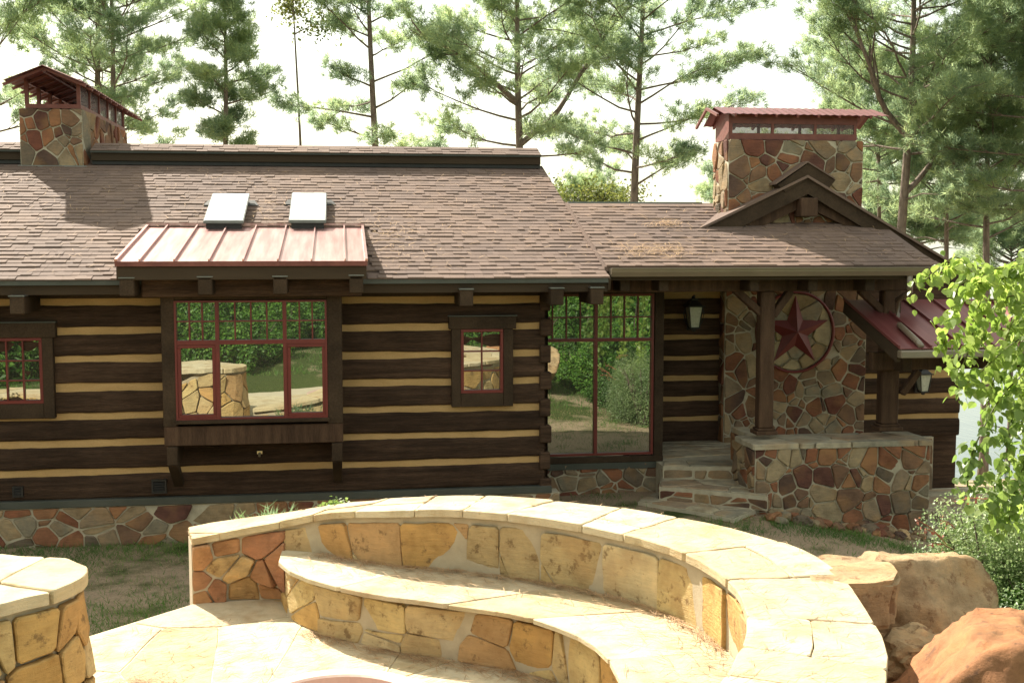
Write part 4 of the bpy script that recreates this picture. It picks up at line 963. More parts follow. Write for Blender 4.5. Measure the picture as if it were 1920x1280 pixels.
o = link('boulder', me, None, (scx, scy, .60)); tag(o, 'flat thick slab boulder butting against the outer side of the curved bench wall', 'boulder')
rr = random.Random(8)
RIP = [(1437, 915), (1450, 940), (1478, 948), (1500, 958), (1530, 972), (1552, 985), (1580, 990), (1610, 1000), (1640, 1008), (1665, 1022), (1700, 1026), (1735, 1040)]
for i in range(44):
    k = rr.uniform(0, len(RIP)-1.01); a, b = RIP[int(k)], RIP[int(k)+1]; f = k-int(k)
    px, py = a[0]+(b[0]-a[0])*f, a[1]+(b[1]-a[1])*f+rr.uniform(-10, 16)
    p = at(px, py, Y=13.5-rr.uniform(0, .3)); zz = gz1(p[0], p[1]); s = rr.uniform(.05, .12)
    o = rock('rubble_rock', (p[0], p[1], zz+s*.3), (s*1.3, s, s*.8), 200+i, rr.choice(('stone', 'stone', 'stone', 'boulder_tan')), 3, 9, .14, rr.uniform(0, 6))
    tag(o, 'small loose rock in the rubble along the foot of the porch terrace wall', 'rock', 'loose rocks at the foot of the terrace wall')
o = MB().box(8.35, 8.95, 13.2, 13.8, -1.3, -.45)
bkc = thing('brick_pier', 'small reddish brick pier half hidden by leaves beside the side porch', 'brick pier', (8.35, 12.9, -1.0))
for r in range(7):
    for c in range(3):
        MB().box(8.12+c*.17+(.08 if r % 2 else 0), 8.28+c*.17+(.08 if r % 2 else 0), 12.8, 13.0, -1.0+r*.075, -.935+r*.075).build('brick', M['brick'], bkc)
MB().box(8.14, 8.7, 12.81, 13.0, -1.1, -.49).build('mortar_core', M['mortar'], bkc)

# ------------------------------------------------------------------ lanterns and star
def lantern(px, py, Y, s, label, group=None):
    c = at(px, py, Y=Y-.17); L = thing('wall_lantern', label, 'lantern', (c[0], Y, c[2]))
    x, y, z = c
    def tap(z0, r0, z1, r1, name, mat, par=L):
        m = MB(); m.v = [(x+a*r0*s, y+b*r0*s, z+z0*s) for a, b in ((-1,-1),(1,-1),(1,1),(-1,1))]+[(x+a*r1*s, y+b*r1*s, z+z1*s) for a, b in ((-1,-1),(1,-1),(1,1),(-1,1))]
        m.f = [(3,2,1,0),(4,5,6,7),(0,1,5,4),(1,2,6,5),(2,3,7,6),(3,0,4,7)]; return m.build(name, M[mat], par)
    g_ = tap(-.13, .055, .13, .088, 'lamp_glass', 'lampglass')
    tap(.13, .115, .145, .115, 'hood', 'iron'); tap(.145, .10, .215, .03, 'hood', 'iron'); tap(.215, .045, .235, .045, 'hood_cap', 'iron')
    MB().lathe([(.0, .29*s), (.018*s, .27*s), (.012*s, .25*s), (.02*s, .235*s)], (x, y, z), 8).build('finial', M['iron'], L)
    tap(-.15, .065, -.13, .065, 'base', 'iron'); tap(-.19, .015, -.15, .03, 'base_finial', 'iron')
    for a, b in ((-1,-1),(1,-1),(1,1),(-1,1)):
        MB().bar((x+a*.057*s, y+b*.057*s, z-.135*s), (x+a*.09*s, y+b*.09*s, z+.135*s), .012*s, .012*s).build('corner_bar', M['iron'], L)
    for a in (-1, 1):
        MB().tube([(x+a*.05*s, y, z-.16*s), (x+a*.115*s, y, z-.06*s), (x+a*.135*s, y, z+.05*s), (x+a*.11*s, y, z+.14*s)], .007*s, 5).build('side_scroll', M['iron'], L)
    MB().box(x-.05*s, x+.05*s, Y-.02, Y, z-.18*s, z+.2*s).build('back_plate', M['iron'], L)
    MB().tube([(x, Y-.01, z+.1*s), (x, Y-.1, z+.26*s), (x, y, z+.235*s)], .012*s, 6).build('arm', M['iron'], L)
lantern(1301, 594, 16.49, 1.12, 'large black iron lantern with seeded glass on the log wall beside the tall window')
lantern(1731, 717, 16.35, .95, 'black iron lantern on the dark log wall under the red side porch roof')
star = thing('star_ornament', 'dark red barn star inside a red ring on the porch stone wall', 'wall star', (dc[0], YS, dc[2]-.55))
m = MB(); SR_ = .535; cx, cz = at(1493, 622, Y=YS-.1)[[0, 2]]
pts = []
for i in range(10):
    a = math.pi/2+i*math.pi/5; r = SR_ if i % 2 == 0 else SR_*.385
    pts.append((cx+r*math.cos(a), YS-.05, cz+r*math.sin(a)))
m.v = pts+[(cx, YS-.16, cz)]; m.f = [(i, (i+1) % 10, 10) for i in range(10)]+[tuple(range(9, -1, -1))]
m.build('star', M['red'], star)
m = MB(); k = 56
for i in range(k):
    a = 2*math.pi*i/k
    for r, y in ((.565, .02), (.565, .06), (.582, .07), (.6, .06), (.6, .02)): m.v.append((dc[0]+r*math.cos(a), YS-y, dc[2]+r*math.sin(a)))
m.f = [(i*5+j, ((i+1) % k)*5+j, ((i+1) % k)*5+j+1, i*5+j+1) for i in range(k) for j in range(4)]
m.build('ring', M['red'], star)

# ------------------------------------------------------------------ vegetation
def np_mesh(name, V, Fc, mat):
    """V (n,3), Fc (m,k) faces of k corners"""
    me = bpy.data.meshes.new(name); k = Fc.shape[1]
    me.vertices.add(len(V)); me.vertices.foreach_set('co', V.astype(np.float32).ravel())
    me.loops.add(Fc.size); me.loops.foreach_set('vertex_index', Fc.astype(np.int32).ravel())
    me.polygons.add(len(Fc)); me.polygons.foreach_set('loop_start', np.arange(0, Fc.size, k, dtype=np.int32))
    me.materials.append(mat); me.update(calc_edges=True); return me
def unit(a): return a/np.maximum(np.linalg.norm(a, axis=-1, keepdims=True), 1e-6)
def tufts(P, D, n, ln, wd, rs, spread=.8):
    P = np.repeat(P, n, 0); D = np.repeat(D, n, 0); m = len(P)
    d = unit(D*.9+rs.normal(0, spread, (m, 3))); s = unit(np.cross(d, rs.normal(0, 1, (m, 3))))*wd/2
    base = P+rs.normal(0, .035, (m, 3)); L = ln*rs.uniform(.7, 1.25, (m, 1))
    V = np.stack([base-s, base+s, base+d*L], 1).reshape(-1, 3); return V, np.arange(len(V)).reshape(-1, 3)
def leaves(P, Nn, ln, wd, rs, var=.35):
    """rhombic leaves with a fold"""
    m = len(P); n_ = unit(Nn+rs.normal(0, .6, (m, 3))); a = unit(np.cross(n_, rs.normal(0, 1, (m, 3)))); b = np.cross(n_, a)
    L = ln*rs.uniform(1-var, 1+var, (m, 1)); W = wd*rs.uniform(1-var, 1+var, (m, 1))
    V = np.stack([P-a*L/2, P-b*W/2+n_*W*.18-a*L*.08, P+a*L/2, P+b*W/2+n_*W*.18-a*L*.08], 1).reshape(-1, 3)
    q = np.arange(len(V)).reshape(-1, 4); return V, np.concatenate([q[:, [0, 1, 2]], q[:, [0, 2, 3]]])
def make_pine(seed, H, h0, rad, tr, lean=0, dens=1.0, kind='pine', nb=46, fork=None, col='needle'):
    """trunk and limbs mesh, crown mesh; local coordinates, foot at the origin"""
    r = random.Random(seed); rs = np.random.RandomState(seed); T = MB(); L = MB(); TP = []; TD = []
    tp = lambda h: Vector((lean*h/H+.12*math.sin(h*.35+seed), .1*math.sin(h*.27+seed*2), h))
    hs = [H*i/14 for i in range(15)]
    T.tube([tp(h) for h in hs], [tr*(1-.88*(h/H)**1.1)*(1.25 if h == 0 else 1) for h in hs], 9)
    def twig(p, d, ln, w, lev):
        n = max(3, int(ln/.45)); pts = [p.copy()]; q = p.copy(); dd = d.copy()
        for i in range(n):
            dd = (dd+Vector((r.gauss(0, .13), r.gauss(0, .13), r.gauss(.05, .09)))).normalized(); q = q+dd*ln/n; pts.append(q.copy())
        L.tube(pts, [w*(1-.75*i/n) for i in range(n+1)], 4 if lev else 5, cap=False)
        for i in range(1, n+1):
            f = i/n
            if lev == 0 and f > .25:
                for sgn in (-1, 1):
                    if r.random() < .85:
                        sd = (dd+Vector((-dd.y, dd.x, r.uniform(-.15, .5)))*sgn*r.uniform(.6, 1.2)).normalized()
                        twig(pts[i], sd, ln*r.uniform(.22, .42)*(1.15-.5*f), w*.4, 1)
            if f > (.45 if lev else .6):
                for _ in range(3 if lev else 2): TP.append(pts[i]+Vector((r.gauss(0, .15), r.gauss(0, .15), r.gauss(0, .11)))); TD.append((dd+Vector((0, 0, .5))).normalized())
        for _ in range(6): TP.append(pts[-1]+Vector((r.gauss(0, .13), r.gauss(0, .13), r.gauss(0, .10)))); TD.append((dd+Vector((0, 0, .4))).normalized())
    nb = int(nb*1.05)
    for i in range(nb):
        f = ((i+r.random())/nb)**.85; h = h0+(H-.3-h0)*f
        a = i*2.4+r.uniform(-.5, .5); prof = (math.sin(math.pi*min(1, f*.78+.2))**.8)*(1-f*.35)
        ln = rad*prof*r.uniform(.55, 1.15)
        d = Vector((math.cos(a), math.sin(a), r.uniform(-.1, .35)+f*.5)).normalized()
        if r.random() < dens or f > .8: twig(tp(h), d, max(.5, ln), .018+tr*.12*(1-f), 0)
    if fork:
        for (h, a, ln) in fork:
            d = Vector((math.cos(a), math.sin(a)*.2, .75)).normalized(); twig(tp(h), d, ln, tr*.5, 0)
    for _ in range(5):                               # dead snags below the crown
        h = h0*r.uniform(.45, .98); a = r.uniform(0, 6.28); p = tp(h); L.tube([p, p+Vector((math.cos(a)*.7, math.sin(a)*.7, .15)), p+Vector((math.cos(a)*1.3, math.sin(a)*1.3, .1))], [.03, .02, .006], 4, cap=False)
    P = np.array([tuple(p) for p in TP]); D = np.array([tuple(p) for p in TD])
    if kind == 'pine': V, F_ = tufts(P, D, 22, .20, .017, rs)
    else:
        k = 7; P2 = np.repeat(P, k, 0)+rs.normal(0, .2, (len(P)*k, 3)); V, F_ = leaves(P2, rs.normal(0, 1, P2.shape), .11, .07, rs)
    T.add(L.v, L.f); return (T.mesh('trunk', M['bark'], True), np_mesh('crown', V, F_, M[col]))
def put_tree(name, meshes, x, y, label, cat, rot=0, sc=1.0, group='trees behind the house'):
    z = gz1(x, y)-.1; t = thing(name, label, cat, (x, y, z), group)
    for nm, me in zip(('trunk', 'crown'), meshes):
        o = bpy.data.objects.new(nm, me); COL.objects.link(o); o.parent = t
    t.rotation_euler.z = rot; t.scale = (sc, sc, sc); return t
def tree_xy(px, Y): p = at(px, 455, Y=Y); return p[0], Y
G0 = 3.2
def pine(px, Y, seed, H, vis0, rad, tr, label, **k):
    x, y = tree_xy(px, Y); zb = gz1(x, y)-.1; h0 = PZ(px, vis0, Y)-zb
    col = k.get('col', 'needle'); kd = k.get('kind', 'pine')
    put_tree('pine_tree' if kd == 'pine' else 'broadleaf_tree', make_pine(seed, H, h0, rad, tr, **k), x, y, label, 'pine tree' if kd == 'pine' else 'tree')
pine(-40, 33, 1, 17, 330, 3.6, .17, 'pine whose branches reach in at the upper left edge behind the chimney', dens=.7, nb=40)
pine(188, 36, 2, 19, 250, 3.0, .20, 'left trunk of the two close pines right of the left chimney', nb=40, dens=.9)
pine(214, 34, 3, 18, 330, 3.4, .15, 'right trunk of the two close pines, its limbs reaching far right', nb=42, dens=.9)
pine(422, 31, 4, 14.5, 290, 1.05, .12, 'narrow dense pine standing alone behind the two skylights', nb=36)
pine(560, 34, 5, 16, 280, 1.3, .08, 'thin almost bare tree with sparse yellow-green leaves', kind='leaf', col='needle_y', nb=10, dens=.5)
pine(703, 32, 6, 16, 300, 2.5, .17, 'open-crowned pine left of the middle with pale grey trunk', nb=36, dens=.8)
pine(977, 31, 7, 15, 300, 3.0, .18, 'pine with a forked limb rising to the right, behind the ridge end', nb=44, fork=((8.2, .25, 4.2), (9.3, 2.9, 3.0)))
pine(1112, 36, 8, 9.5, 420, 1.9, .07, 'slender yellow-green leafy tree between the two middle pines', kind='leaf', col='needle_y', nb=40)
pine(1197, 31, 9, 16, 360, 3.5, .17, 'tall thick-trunked pine left of the right chimney', nb=46)
pine(1690, 29, 10, 17, 300, 4.6, .18, 'largest pine, spreading over the right chimney', nb=64, fork=((9.5, 3.0, 4.5), (8.0, .2, 3.5)))
pine(1640, 34, 11, 15, 350, 3.0, .14, 'slim pine seen just left of the largest pine', nb=44)
pine(1545, 40, 12, 13, 330, 3.2, .12, 'distant pale pine directly behind the right chimney', nb=50)
pine(1775, 31, 13, 13, 420, 2.8, .13, 'pine right of the largest pine with low limbs above the gable', nb=50)
pine(1850, 29, 14, 14, 450, 3.0, .14, 'dense dark pine near the right edge above the vine', nb=60)
pine(1960, 27, 15, 16, 430, 3.2, .18, 'pine at the far right edge reaching into the frame', nb=60)
pine(1040, 40, 16, 11, 400, 2.6, .10, 'low pine crown beyond the end of the main ridge', nb=50)
pine(60, 40, 17, 8.5, 330, 2.0, .09, 'small pine low behind the left chimney', nb=40)
pine(1725, 36, 19, 11.5, 460, 2.8, .11, 'lower pine filling the gap right of the right chimney', nb=50)
pine(1420, 40, 20, 12.5, 380, 2.4, .10, 'pale pine whose crown shows just left of the right chimney top', nb=40)
pine(1900, 42, 18, 13, 520, 3.4, .13, 'further pine filling the gap at the right edge', nb=60)

def bush_mesh(seed, n, size, ln, wd, mat, clumps=26, name='foliage'):
    rs = np.random.RandomState(seed); c = unit(rs.normal(0, 1, (clumps, 3)))*rs.uniform(.35, .85, (clumps, 1)); c[:, 2] = abs(c[:, 2])*.9+.1
    r_ = rs.uniform(.22, .4, clumps); i = rs.randint(0, clumps, n); d = unit(rs.normal(0, 1, (n, 3)))
    P = c[i]+d*(r_[i]*rs.uniform(.55, 1.05, n)**.5)[:, None]; P[:, 2] = np.maximum(P[:, 2], 0.02)
    P = P*np.array(size); V, F_ = leaves(P, d+np.array([0, 0, .4]), ln, wd, rs); return np_mesh(name, V, F_, mat)
def stem_mesh(seed, size, n=9):
    r = random.Random(seed); m = MB()
    for i in range(n):
        a = r.uniform(0, 6.28); k = r.uniform(.3, .75); m.tube([(r.uniform(-.06, .06), r.uniform(-.06, .06), 0), (math.cos(a)*size[0]*k*.5, math.sin(a)*size[1]*k*.5, size[2]*.45), (math.cos(a)*size[0]*k, math.sin(a)*size[1]*k, size[2]*.8)], [.03, .02, .006], 4)
    return m.mesh('stems', M['bark'])
protos = [(bush_mesh(300+i, 13000, (1.3, 1.3, 2.0), .12, .065, M['bushr']), stem_mesh(i, (1.3, 1.3, 2.0))) for i in range(3)]
BS = [(5.75, 8.7, .45), (5.3, 7.5, .40), (5.6, 6.9, .5), (4.95, 6.0, .5), (6.3, 8.0, .7), (4.7, 4.7, .5), (4.4, 3.4, .5), (7.5, 8.8, .7), (5.8, 5.9, .7), (-2.5, 2.5, .62), (-1.9, 1.2, .6), (-3.1, 1.1, .8), (-1.3, -.7, .75), (-.2, -1.5, .8), (1.0, -1.3, .8), (2.1, -.9, .75), (3.0, .1, .7), (3.9, 1.6, .55), (-4.3, 3.6, .62), (-5.3, 4.9, .7), (-6.6, 5.6, .85), (-3.9, 2.2, .7), (-5.4, 3.2, .95), (-4.6, .8, .9), (-3.3, .2, .7), (-6.4, .9, 1.3), (-2.7, -1.4, .8), (-4.6, -1.6, 1.2), (-1.6, -3.0, .9), (-8.6, 3.6, 1.5), (-8.2, 6.0, .9), (-7.8, -1.6, 1.5), (-4.0, -5, 1.5), (-.2, -4.4, 1.15),
      (1.6, -4.0, 1.1), (3.4, -2.4, 1.0), (-1.4, -8, 1.7), (3.5, -7, 1.7), (2.6, -.8, .6), (4.2, .2, .7), (4.6, 2.6, .6), (5.6, 1.4, .85), (5.4, 4.6, .55), (6.6, 3.4, .85), (7.2, 5.4, .75), (5.4, -1.2, 1.1), (7.4, .8, 1.2), (8.8, 2.6, 1.2), (8.6, 5.2, .95), (10.2, 4.0, 1.4), (7.0, -4.0, 1.7), (10.4, -1.0, 1.7), (10.5, 7.2, 1.1), (-10, 1, 2.0)]
rr = random.Random(3)
for i, (x, y, s) in enumerate(BS):
    t = thing('woodland_shrub', 'leafy green shrub of the thicket mirrored in the house windows', 'shrub', (x, y, gz1(x, y)-.05), 'thicket mirrored in the windows')
    for nm, me in zip(('foliage', 'stems'), protos[i % 3]):
        o = bpy.data.objects.new(nm, me); COL.objects.link(o); o.parent = t
    t.rotation_euler.z = rr.uniform(0, 6.28); t.scale = (s, s, s*rr.uniform(.85, 1.15))
rs = np.random.RandomState(12)
pk = rs.normal(0, 1, (160, 3)); pk = unit(pk)*rs.uniform(.2, 1, (160, 1))*np.array([.09, .09, .08])
fl = thing('flowering_shrub', 'shrub with pink blooms mirrored in the left window', 'shrub', (-5.9, 8.6, gz1(-5.9, 8.6)))
o = bpy.data.objects.new('foliage', bush_mesh(91, 5000, (.6, .6, 1.5), .08, .045, M['bushr'])); COL.objects.link(o); o.parent = fl
for k, q in enumerate(((.2, .3, 1.25), (-.25, .35, 1.05), (.35, .1, .9), (-.1, .4, 1.4))):
    V, F_ = leaves(pk+np.array(q), pk, .05, .04, rs); o = bpy.data.objects.new('bloom', np_mesh('bloom', V, F_, M['pink'])); COL.objects.link(o); o.parent = fl

# privet-like bush in the lower right, red new growth on its left side
pb = at(1865, 1040, Y=9.2)
pv = thing('small_leaved_bush', 'pale small-leaved bush filling the right edge below the hanging vine', 'bush', (pb[0], 9.2, gz1(pb[0], 9.2)))
h = pb[2]-gz1(pb[0], 9.2)+.62
o = bpy.data.objects.new('foliage', bush_mesh(77, 26000, (.78, .7, h), .030, .018, M['privet'], 50)); COL.objects.link(o); o.parent = pv
o = bpy.data.objects.new('stems', stem_mesh(7, (.8, .7, h), 16)); COL.objects.link(o); o.parent = pv
pv2 = thing('small_leaved_bush', 'second small-leaved bush just behind the rust-orange boulder at the right edge', 'bush', (pb[0]+.15, 7.9, gz1(pb[0], 7.9)))
o = bpy.data.objects.new('foliage', bush_mesh(78, 24000, (.80, .6, 1.12), .028, .017, M['privet'], 40)); COL.objects.link(o); o.parent = pv2
rg = MB(); V0 = []; 
for (a, b) in (((1768, 1010), (1716, 972)), ((1775, 1020), (1735, 990)), ((1790, 990), (1764, 975)), ((1790, 940), (1850, 935)), ((1788, 1030), (1748, 1018))):
    p, q = at(*a, Y=9.0), at(*b, Y=8.9); rg.tube([p, (p+q)/2+np.array([0, 0, .02]), q], .004, 4)
    for f in np.linspace(.3, 1, 7): V0.append(p+(q-p)*f+rs.normal(0, .018, 3))
rg.build('red_twig', M['redtwig'], pv)
V, F_ = leaves(np.array(V0), rs.normal(0, 1, (len(V0), 3)), .035, .02, rs); link('red_leaves', np_mesh('red_leaves', V, F_, M['redtwig']), pv)

# hanging vine: stems, broad drooping leaves
VN = [[(1935, 470), (1880, 512), (1830, 500), (1792, 482), (1765, 500), (1712, 545)], [(1930, 500), (1860, 530), (1806, 528), (1790, 560), (1775, 610), (1768, 650), (1752, 640)],
      [(1940, 540), (1880, 560), (1835, 570), (1822, 640), (1800, 690), (1776, 672)], [(1940, 620), (1890, 650), (1835, 700), (1790, 735)], [(1930, 690), (1880, 740), (1845, 800), (1820, 860), (1812, 930)],
      [(1940, 560), (1900, 600), (1870, 690), (1850, 760)], [(1950, 720), (1900, 780), (1885, 860), (1860, 930), (1870, 1000)], [(1950, 500), (1910, 560), (1890, 640), (1900, 740)],
      [(1960, 800), (1925, 860), (1900, 930), (1890, 990)], [(1940, 480), (1900, 500), (1860, 505), (1840, 520)], [(1960, 600), (1925, 680), (1915, 780), (1925, 880), (1910, 980)], [(1925, 520), (1890, 545), (1850, 600), (1840, 650)],
      [(1985, 470), (1960, 600), (1965, 760), (1950, 900), (1960, 1020)], [(1990, 500), (1950, 560), (1935, 640), (1945, 720)]]
vin = thing('climbing_vine', 'bright green broad-leaved vine hanging down along the right edge', 'vine', tuple(at(1950, 1150, Y=8.6)))
vr = random.Random(19); st = MB(); LP = []
for i, path in enumerate(VN):
    Yv = 8.3+vr.uniform(-.3, .45); c = Curve([tuple(at(px, py, Y=Yv+.05*math.sin(j))) for j, (px, py) in enumerate(path)], 8)
    st.tube([tuple(p) for p in c.P[::3]], .006, 4, cap=False)
    L3 = np.concatenate([[0], np.cumsum(np.linalg.norm(np.diff(c.P, axis=0), axis=1))]); d = .02
    while d < L3[-1]:
        p = np.array([np.interp(d, L3, c.P[:, k]) for k in range(3)]); LP.append((p, d/L3[-1])); d += vr.uniform(.005, .0115)
st.build('stems', M['needle_y'], vin)
def leaf_mesh(s):
    prof = [(0, 0), (.12, .26), (.35, .40), (.6, .34), (.85, .14), (1, 0)]; v = []; 
    for t, wv in prof: v += [(0, t, -.12*t*t), (-wv, t, .07-.16*t*t), (wv, t, .07-.16*t*t)]
    f = []
    for i in range(5): a, b = i*3, (i+1)*3; f += [(a, b, b+1, a+1), (a, a+2, b+2, b)]
    return MB().add([(x*s, y*s, z*s) for x, y, z in v], f).mesh('leaf', M['vine'], True)
lms = [leaf_mesh(s) for s in (.052, .07, .086, .105)]
vr.shuffle(LP); rest = []
for i, (p, f) in enumerate(LP):
    off = Vector((vr.gauss(0, .045), vr.gauss(0, .05), vr.gauss(0, .04)-.02))
    rot = (vr.gauss(-.95, .45), vr.uniform(-.6, .6), vr.gauss(math.pi, .9) if vr.random() < .7 else vr.uniform(0, 6.28)); me = lms[vr.randrange(4)] if f < .9 else lms[vr.randrange(2)]
    q = Vector(p)+off
    if i < 300:
        o = link('leaf', me, vin, q); o.rotation_euler = rot
    else: rest.append((q, rot, me))
V = []; F_ = []
from mathutils import Euler
for q, rot, me in rest:
    mt = Euler(rot).to_matrix(); o0 = len(V); V += [tuple(q+mt@v_.co) for v_ in me.vertices]; F_ += [tuple(i+o0 for i in pl.vertices) for pl in me.polygons]
me = bpy.data.meshes.new('leaf_mass'); me.from_pydata(V, [], F_); me.materials.append(M['vine']); link('leaf_mass', me, vin, kind='stuff')

# spiky weed and yellow-green plant behind the bench wall
wd = at(510, 975, Y=10.2); wz = gz1(wd[0], 10.2)
wdt = thing('spiky_weed', 'spray of narrow grass-like leaves poking up behind the left of the bench wall', 'weed', (wd[0], 10.2, wz)); m = MB(); r = random.Random(2)
for i in range(60):
    bxx = wd[0]+r.uniform(-.22, .24); a = r.uniform(-1.2, 1.2); hh = r.uniform(.9, 1.12)+wz*0; x1 = bxx+math.sin(a)*r.uniform(.1, .32); top_ = PZ(510, 985, 10.2)
    base = (bxx, 10.2+r.uniform(-.1, .1), wz); mid = (bxx, 10.2+r.uniform(-.1, .1), top_-.10); tip = (x1, 10.2+r.uniform(-.15, .15), top_+r.uniform(.05, .26)*math.cos(a))
    for k in range(3):
        b2 = (mid[0]+(tip[0]-mid[0])*k/3, mid[1], mid[2]+(tip[2]-mid[2])*k/3); t2 = (b2[0]+r.uniform(-.12, .12), b2[1]+r.uniform(-.05, .05), b2[2]+r.uniform(.04, .12))
        m.add([(b2[0]-.010, b2[1], b2[2]), (b2[0]+.010, b2[1], b2[2]), t2], [(0, 1, 2)])
    m.add([(base[0]-.004, base[1], base[2]), (base[0]+.004, base[1], base[2]), (mid[0]+.004, mid[1], mid[2]), (mid[0]-.004, mid[1], mid[2])], [(0, 1, 2, 3)])
    m.add([(mid[0]-.009, mid[1], mid[2]), (mid[0]+.009, mid[1], mid[2]), tip], [(0, 1, 2)])
m.build('blades', M['privet'], wdt)
yp = at(632, 936, Y=9.9); ypt = thing('yellow_green_plant', 'small flat-topped yellow-green plant just above the bench wall cap', 'plant', (yp[0], 9.9, gz1(yp[0], 9.9)))
P = np.stack([yp[0]+rs.normal(0, .06, 500), 9.9+rs.normal(0, .08, 500), yp[2]-.03-np.abs(rs.normal(0, .05, 500))], 1); V, F_ = leaves(P, np.tile([0, 0, 1.], (500, 1)), .035, .025, rs)
link('foliage', np_mesh('foliage', V, F_, M['vine']), ypt); MB().tube([(yp[0], 9.9, gz1(yp[0], 9.9)), (yp[0], 9.9, yp[2]-.04)], .012, 5).build('stem', M['vine'], ypt)

# grass, dry grass and fallen pine straw
def blades(name, n, box, dens, ln, wd, mat, seed, lie=.5):
    rs = np.random.RandomState(seed); x = rs.uniform(box[0], box[1], n); y = rs.uniform(box[2], box[3], n)
    k = dens(x, y) > rs.uniform(0, 1, n); x, y = x[k], y[k]; m = len(x); z = ground_z(x, y)-.005
    d = unit(np.stack([rs.normal(0, lie, m), rs.normal(0, lie, m), np.full(m, .6)], 1)); s = unit(np.stack([rs.normal(0, 1, m), rs.normal(0, 1, m), np.zeros(m)], 1))*wd/2
    L = ln*rs.uniform(.5, 1.3, (m, 1)); b = np.stack([x, y, z], 1); V = np.stack([b-s, b+s, b+d*L], 1).reshape(-1, 3)
    return link(name, np_mesh(name, V, np.arange(len(V)).reshape(-1, 3), M[mat]), kind='stuff')
def outside(x, y):
    r = np.hypot(x, y-6.3); ok = ~((x > -1.95) & (x < 2.7) & (y < 8.2) & (y > 3)); 
    for i in range(len(BW.P)-1):
        pass
    d = np.full(x.shape, 9.0)
    for q in BW.P[::6]: d = np.minimum(d, np.hypot(x-q[0], y-q[1]))
    ok &= (d > .35)
    ok &= ~((x < -1.4) & (x > -5.2) & (y > 6.5) & (y < 7.9))
    ok &= y < 13.85+1.2*(x > 2.6)
    ok &= ~((x > 3.9) & (x < 5.4) & (y > 13.5))
    return ok
def nz(x, y, f, s): return np.sin(x*f+s)*np.cos(y*f*1.3+s*2)+.6*np.sin(x*f*2.3+y*f*1.7+s)
def gdens(x, y):
    base = np.clip(nz(x, y, 2.1, 1.3)*.4-.2, 0, .5)+.05
    near_house = np.clip(1-(13.7-y)/.9, 0, 1)*(x < 2.0)*.7
    strip = np.exp(-((y-(13.15-.55*(x-5.2)))/.35)**2)*(x > 5.0)*1.3
    patch = np.exp(-((x-4.35)**2+(y-12.9)**2)/.12)*1.2+np.exp(-((x+1.7)**2+(y-10.5)**2)/.7)*1.3+np.exp(-((x+.9)**2+(y-11.4)**2)/.3)*.8
    return np.clip(base+near_house+strip+patch, 0, 1)*outside(x, y)
tag(blades('lawn_grass', 220000, (-6, 9, 8.2, 15), gdens, .09, .008, 'grass', 1, .6), 'thin patchy green grass on the ground between patio and house', 'grass')
tag(blades('dry_grass', 90000, (-6, 9, 8.2, 15), lambda x, y: .8*outside(x, y), .045, .005, 'drygrass', 2, .9), 'dry brown grass covering the ground in front of the house', 'dry grass')
tag(blades('bank_grass', 120000, (-9, 10, -3, 8.2), lambda x, y: np.clip(.5+nz(x, y, 1.1, 4)*.5, 0.1, 1)*outside(x, y)*((x < -5.25) | (x > 2.9) | (y < 3)), .11, .012, 'grass', 3), 'grass on the bank around the patio and boulders', 'grass')
tag(blades('straw_litter', 14000, (2.4, 4.2, 4.2, 6.6), lambda x, y: .9+0*x, .12, .004, 'strawm', 5, 1.6), 'brown pine straw and dry grass between the bench wall and the boulders', 'straw')
def straws(name, spots, label, seed, mat='strawm'):
    """spots: (count, point function, z function, length)"""
    rs = np.random.RandomState(seed); Vs = []
    for n, f, ln in spots:
        for _ in range(n):
            x, y, z, ax = f(rs); a = ax if ax is not None and rs.rand() < .7 else rs.uniform(0, 6.28); a += rs.normal(0, .45)
            l = ln*rs.uniform(.5, 1.2); d = np.array([math.cos(a), math.sin(a), 0])*l/2; c = np.array([-d[1], d[0], 0])*rs.uniform(-.15, .15); w_ = np.array([-math.sin(a), math.cos(a), 0])*.0021
            p = np.array([x, y, z+rs.uniform(.003, .014)]); u = np.array([0, 0, rs.uniform(0, .012)])
            Vs += [p-d-w_, p-d+w_, p+c+w_+u, p+c-w_+u, p+d]
    V = np.array(Vs); k = np.arange(0, len(V), 5)[:, None]
    F_ = np.concatenate([k+np.array([[0, 3, 2]]), k+np.array([[0, 2, 1]]), k+np.array([[3, 4, 2]])])
    return tag(link(name, np_mesh(name, V, F_, M[mat]), kind='stuff'), label, 'pine needles')
def on_patio(rs):
    while True:
        x, y = rs.uniform(-1.9, 1.5), rs.uniform(6.3, 9.5)
        if y-9.45 < -.6*abs(x+.7) and x*.55+y < 8.55+.2*rs.rand() and not (x < -1.55 and y < 7.9): return x, y, .004, .5
def on_seat(rs):
    s = rs.uniform(.3, ST.L); t = rs.beta(2.5, 1.2); p = seatmap(.43)(s, t, .004); return (*p, 2.6)
def seat_foot(rs):
    s = rs.uniform(.8, ST.L*.75); (a, b), nx, ny = ST(s); k = abs(rs.normal(0, .07)); return a+nx*k, b+ny*k, .006, math.atan2(-nx, ny)+1.57*0
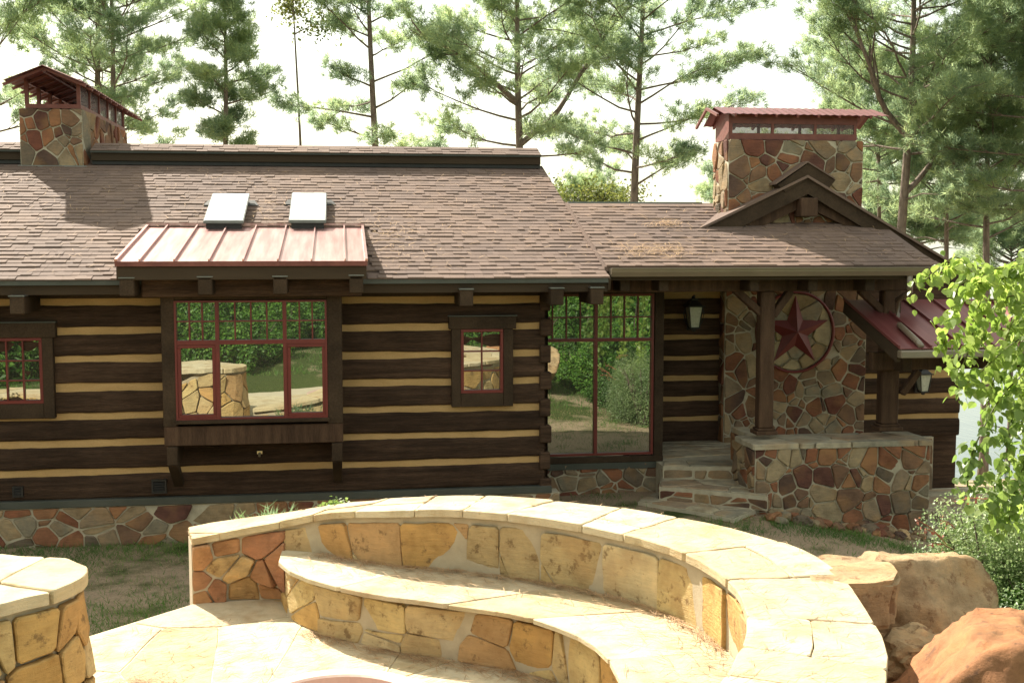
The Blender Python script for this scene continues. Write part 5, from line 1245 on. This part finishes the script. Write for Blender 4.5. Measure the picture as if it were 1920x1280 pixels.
def seat_back(rs):
    s = rs.uniform(s_tip+.4, BW.L*.7); e, nx, ny = BW(s); k = .03+abs(rs.normal(0, .04)); return e[0]+nx*k, e[1]+ny*k, .435, math.atan2(-nx, ny)
def on_cap(rs):
    s = BW.L*rs.beta(2.2, 1.1); p = capmap(BW)(s, rs.uniform(.05, .95), .012); return (*p, .3)
def drift(rs): return rs.normal(-1.35, .10), rs.normal(7.75, .10), .01+abs(rs.normal(0, .015)), None
straws('pine_straw', [(1300, on_patio, .16), (700, seat_foot, .16), (170, drift, .15)], 'fallen brown pine needles scattered over the patio floor', 31)
straws('pine_straw', [(800, on_seat, .15), (600, seat_back, .15)], 'fallen pine needles lying along the bench seat', 32)
straws('pine_straw', [(420, on_cap, .14)], 'fallen pine needles on the cap of the bench wall', 33)
def roof_pt(x0, x1, y0, y1, z0, yb):
    def f(rs): x, y = rs.uniform(x0, x1), rs.uniform(y0, y1); return x, y, z0+S*(y-yb)+.03, None
    return f
def rclump(cx, cy, sx, sy, z0, yb):
    def f(rs): x, y = rs.normal(cx, sx), rs.normal(cy, sy); return x, y, z0+S*(y-yb)+.035+abs(rs.normal(0, .01)), None
    return f
def tilt(o, y0): 
    me = o.data; co = np.empty(len(me.vertices)*3); me.vertices.foreach_get('co', co); co = co.reshape(-1, 5, 3); c = co.mean(axis=1)
    co[:, :, 2] += S*(co[:, :, 1]-c[:, None, 1]); me.vertices.foreach_set('co', co.ravel()); me.update(); return o
tilt(straws('pine_straw', [(620, roof_pt(-4.6, 3.0, 13.4, 17.6, 2.49, 13.3), .15), (140, rclump(.62, 14.6, .2, .5, 2.49, 13.3), .15), (60, rclump(-.95, 15.6, .12, .4, 2.49, 13.3), .15)], 'pale pine needles caught on the main shingle roof', 34), 0)
tilt(straws('pine_straw', [(200, roof_pt(3.2, 7.1, 13.55, 15.8, pz0, 13.5), .15), (260, rclump(3.75, 13.95, .26, .14, pz0, 13.5), .15), (110, rclump(4.2, 14.95, .14, .1, pz0, 13.5), .15)], 'rust-brown pine needles heaped in the valley of the porch roof', 35), 0)
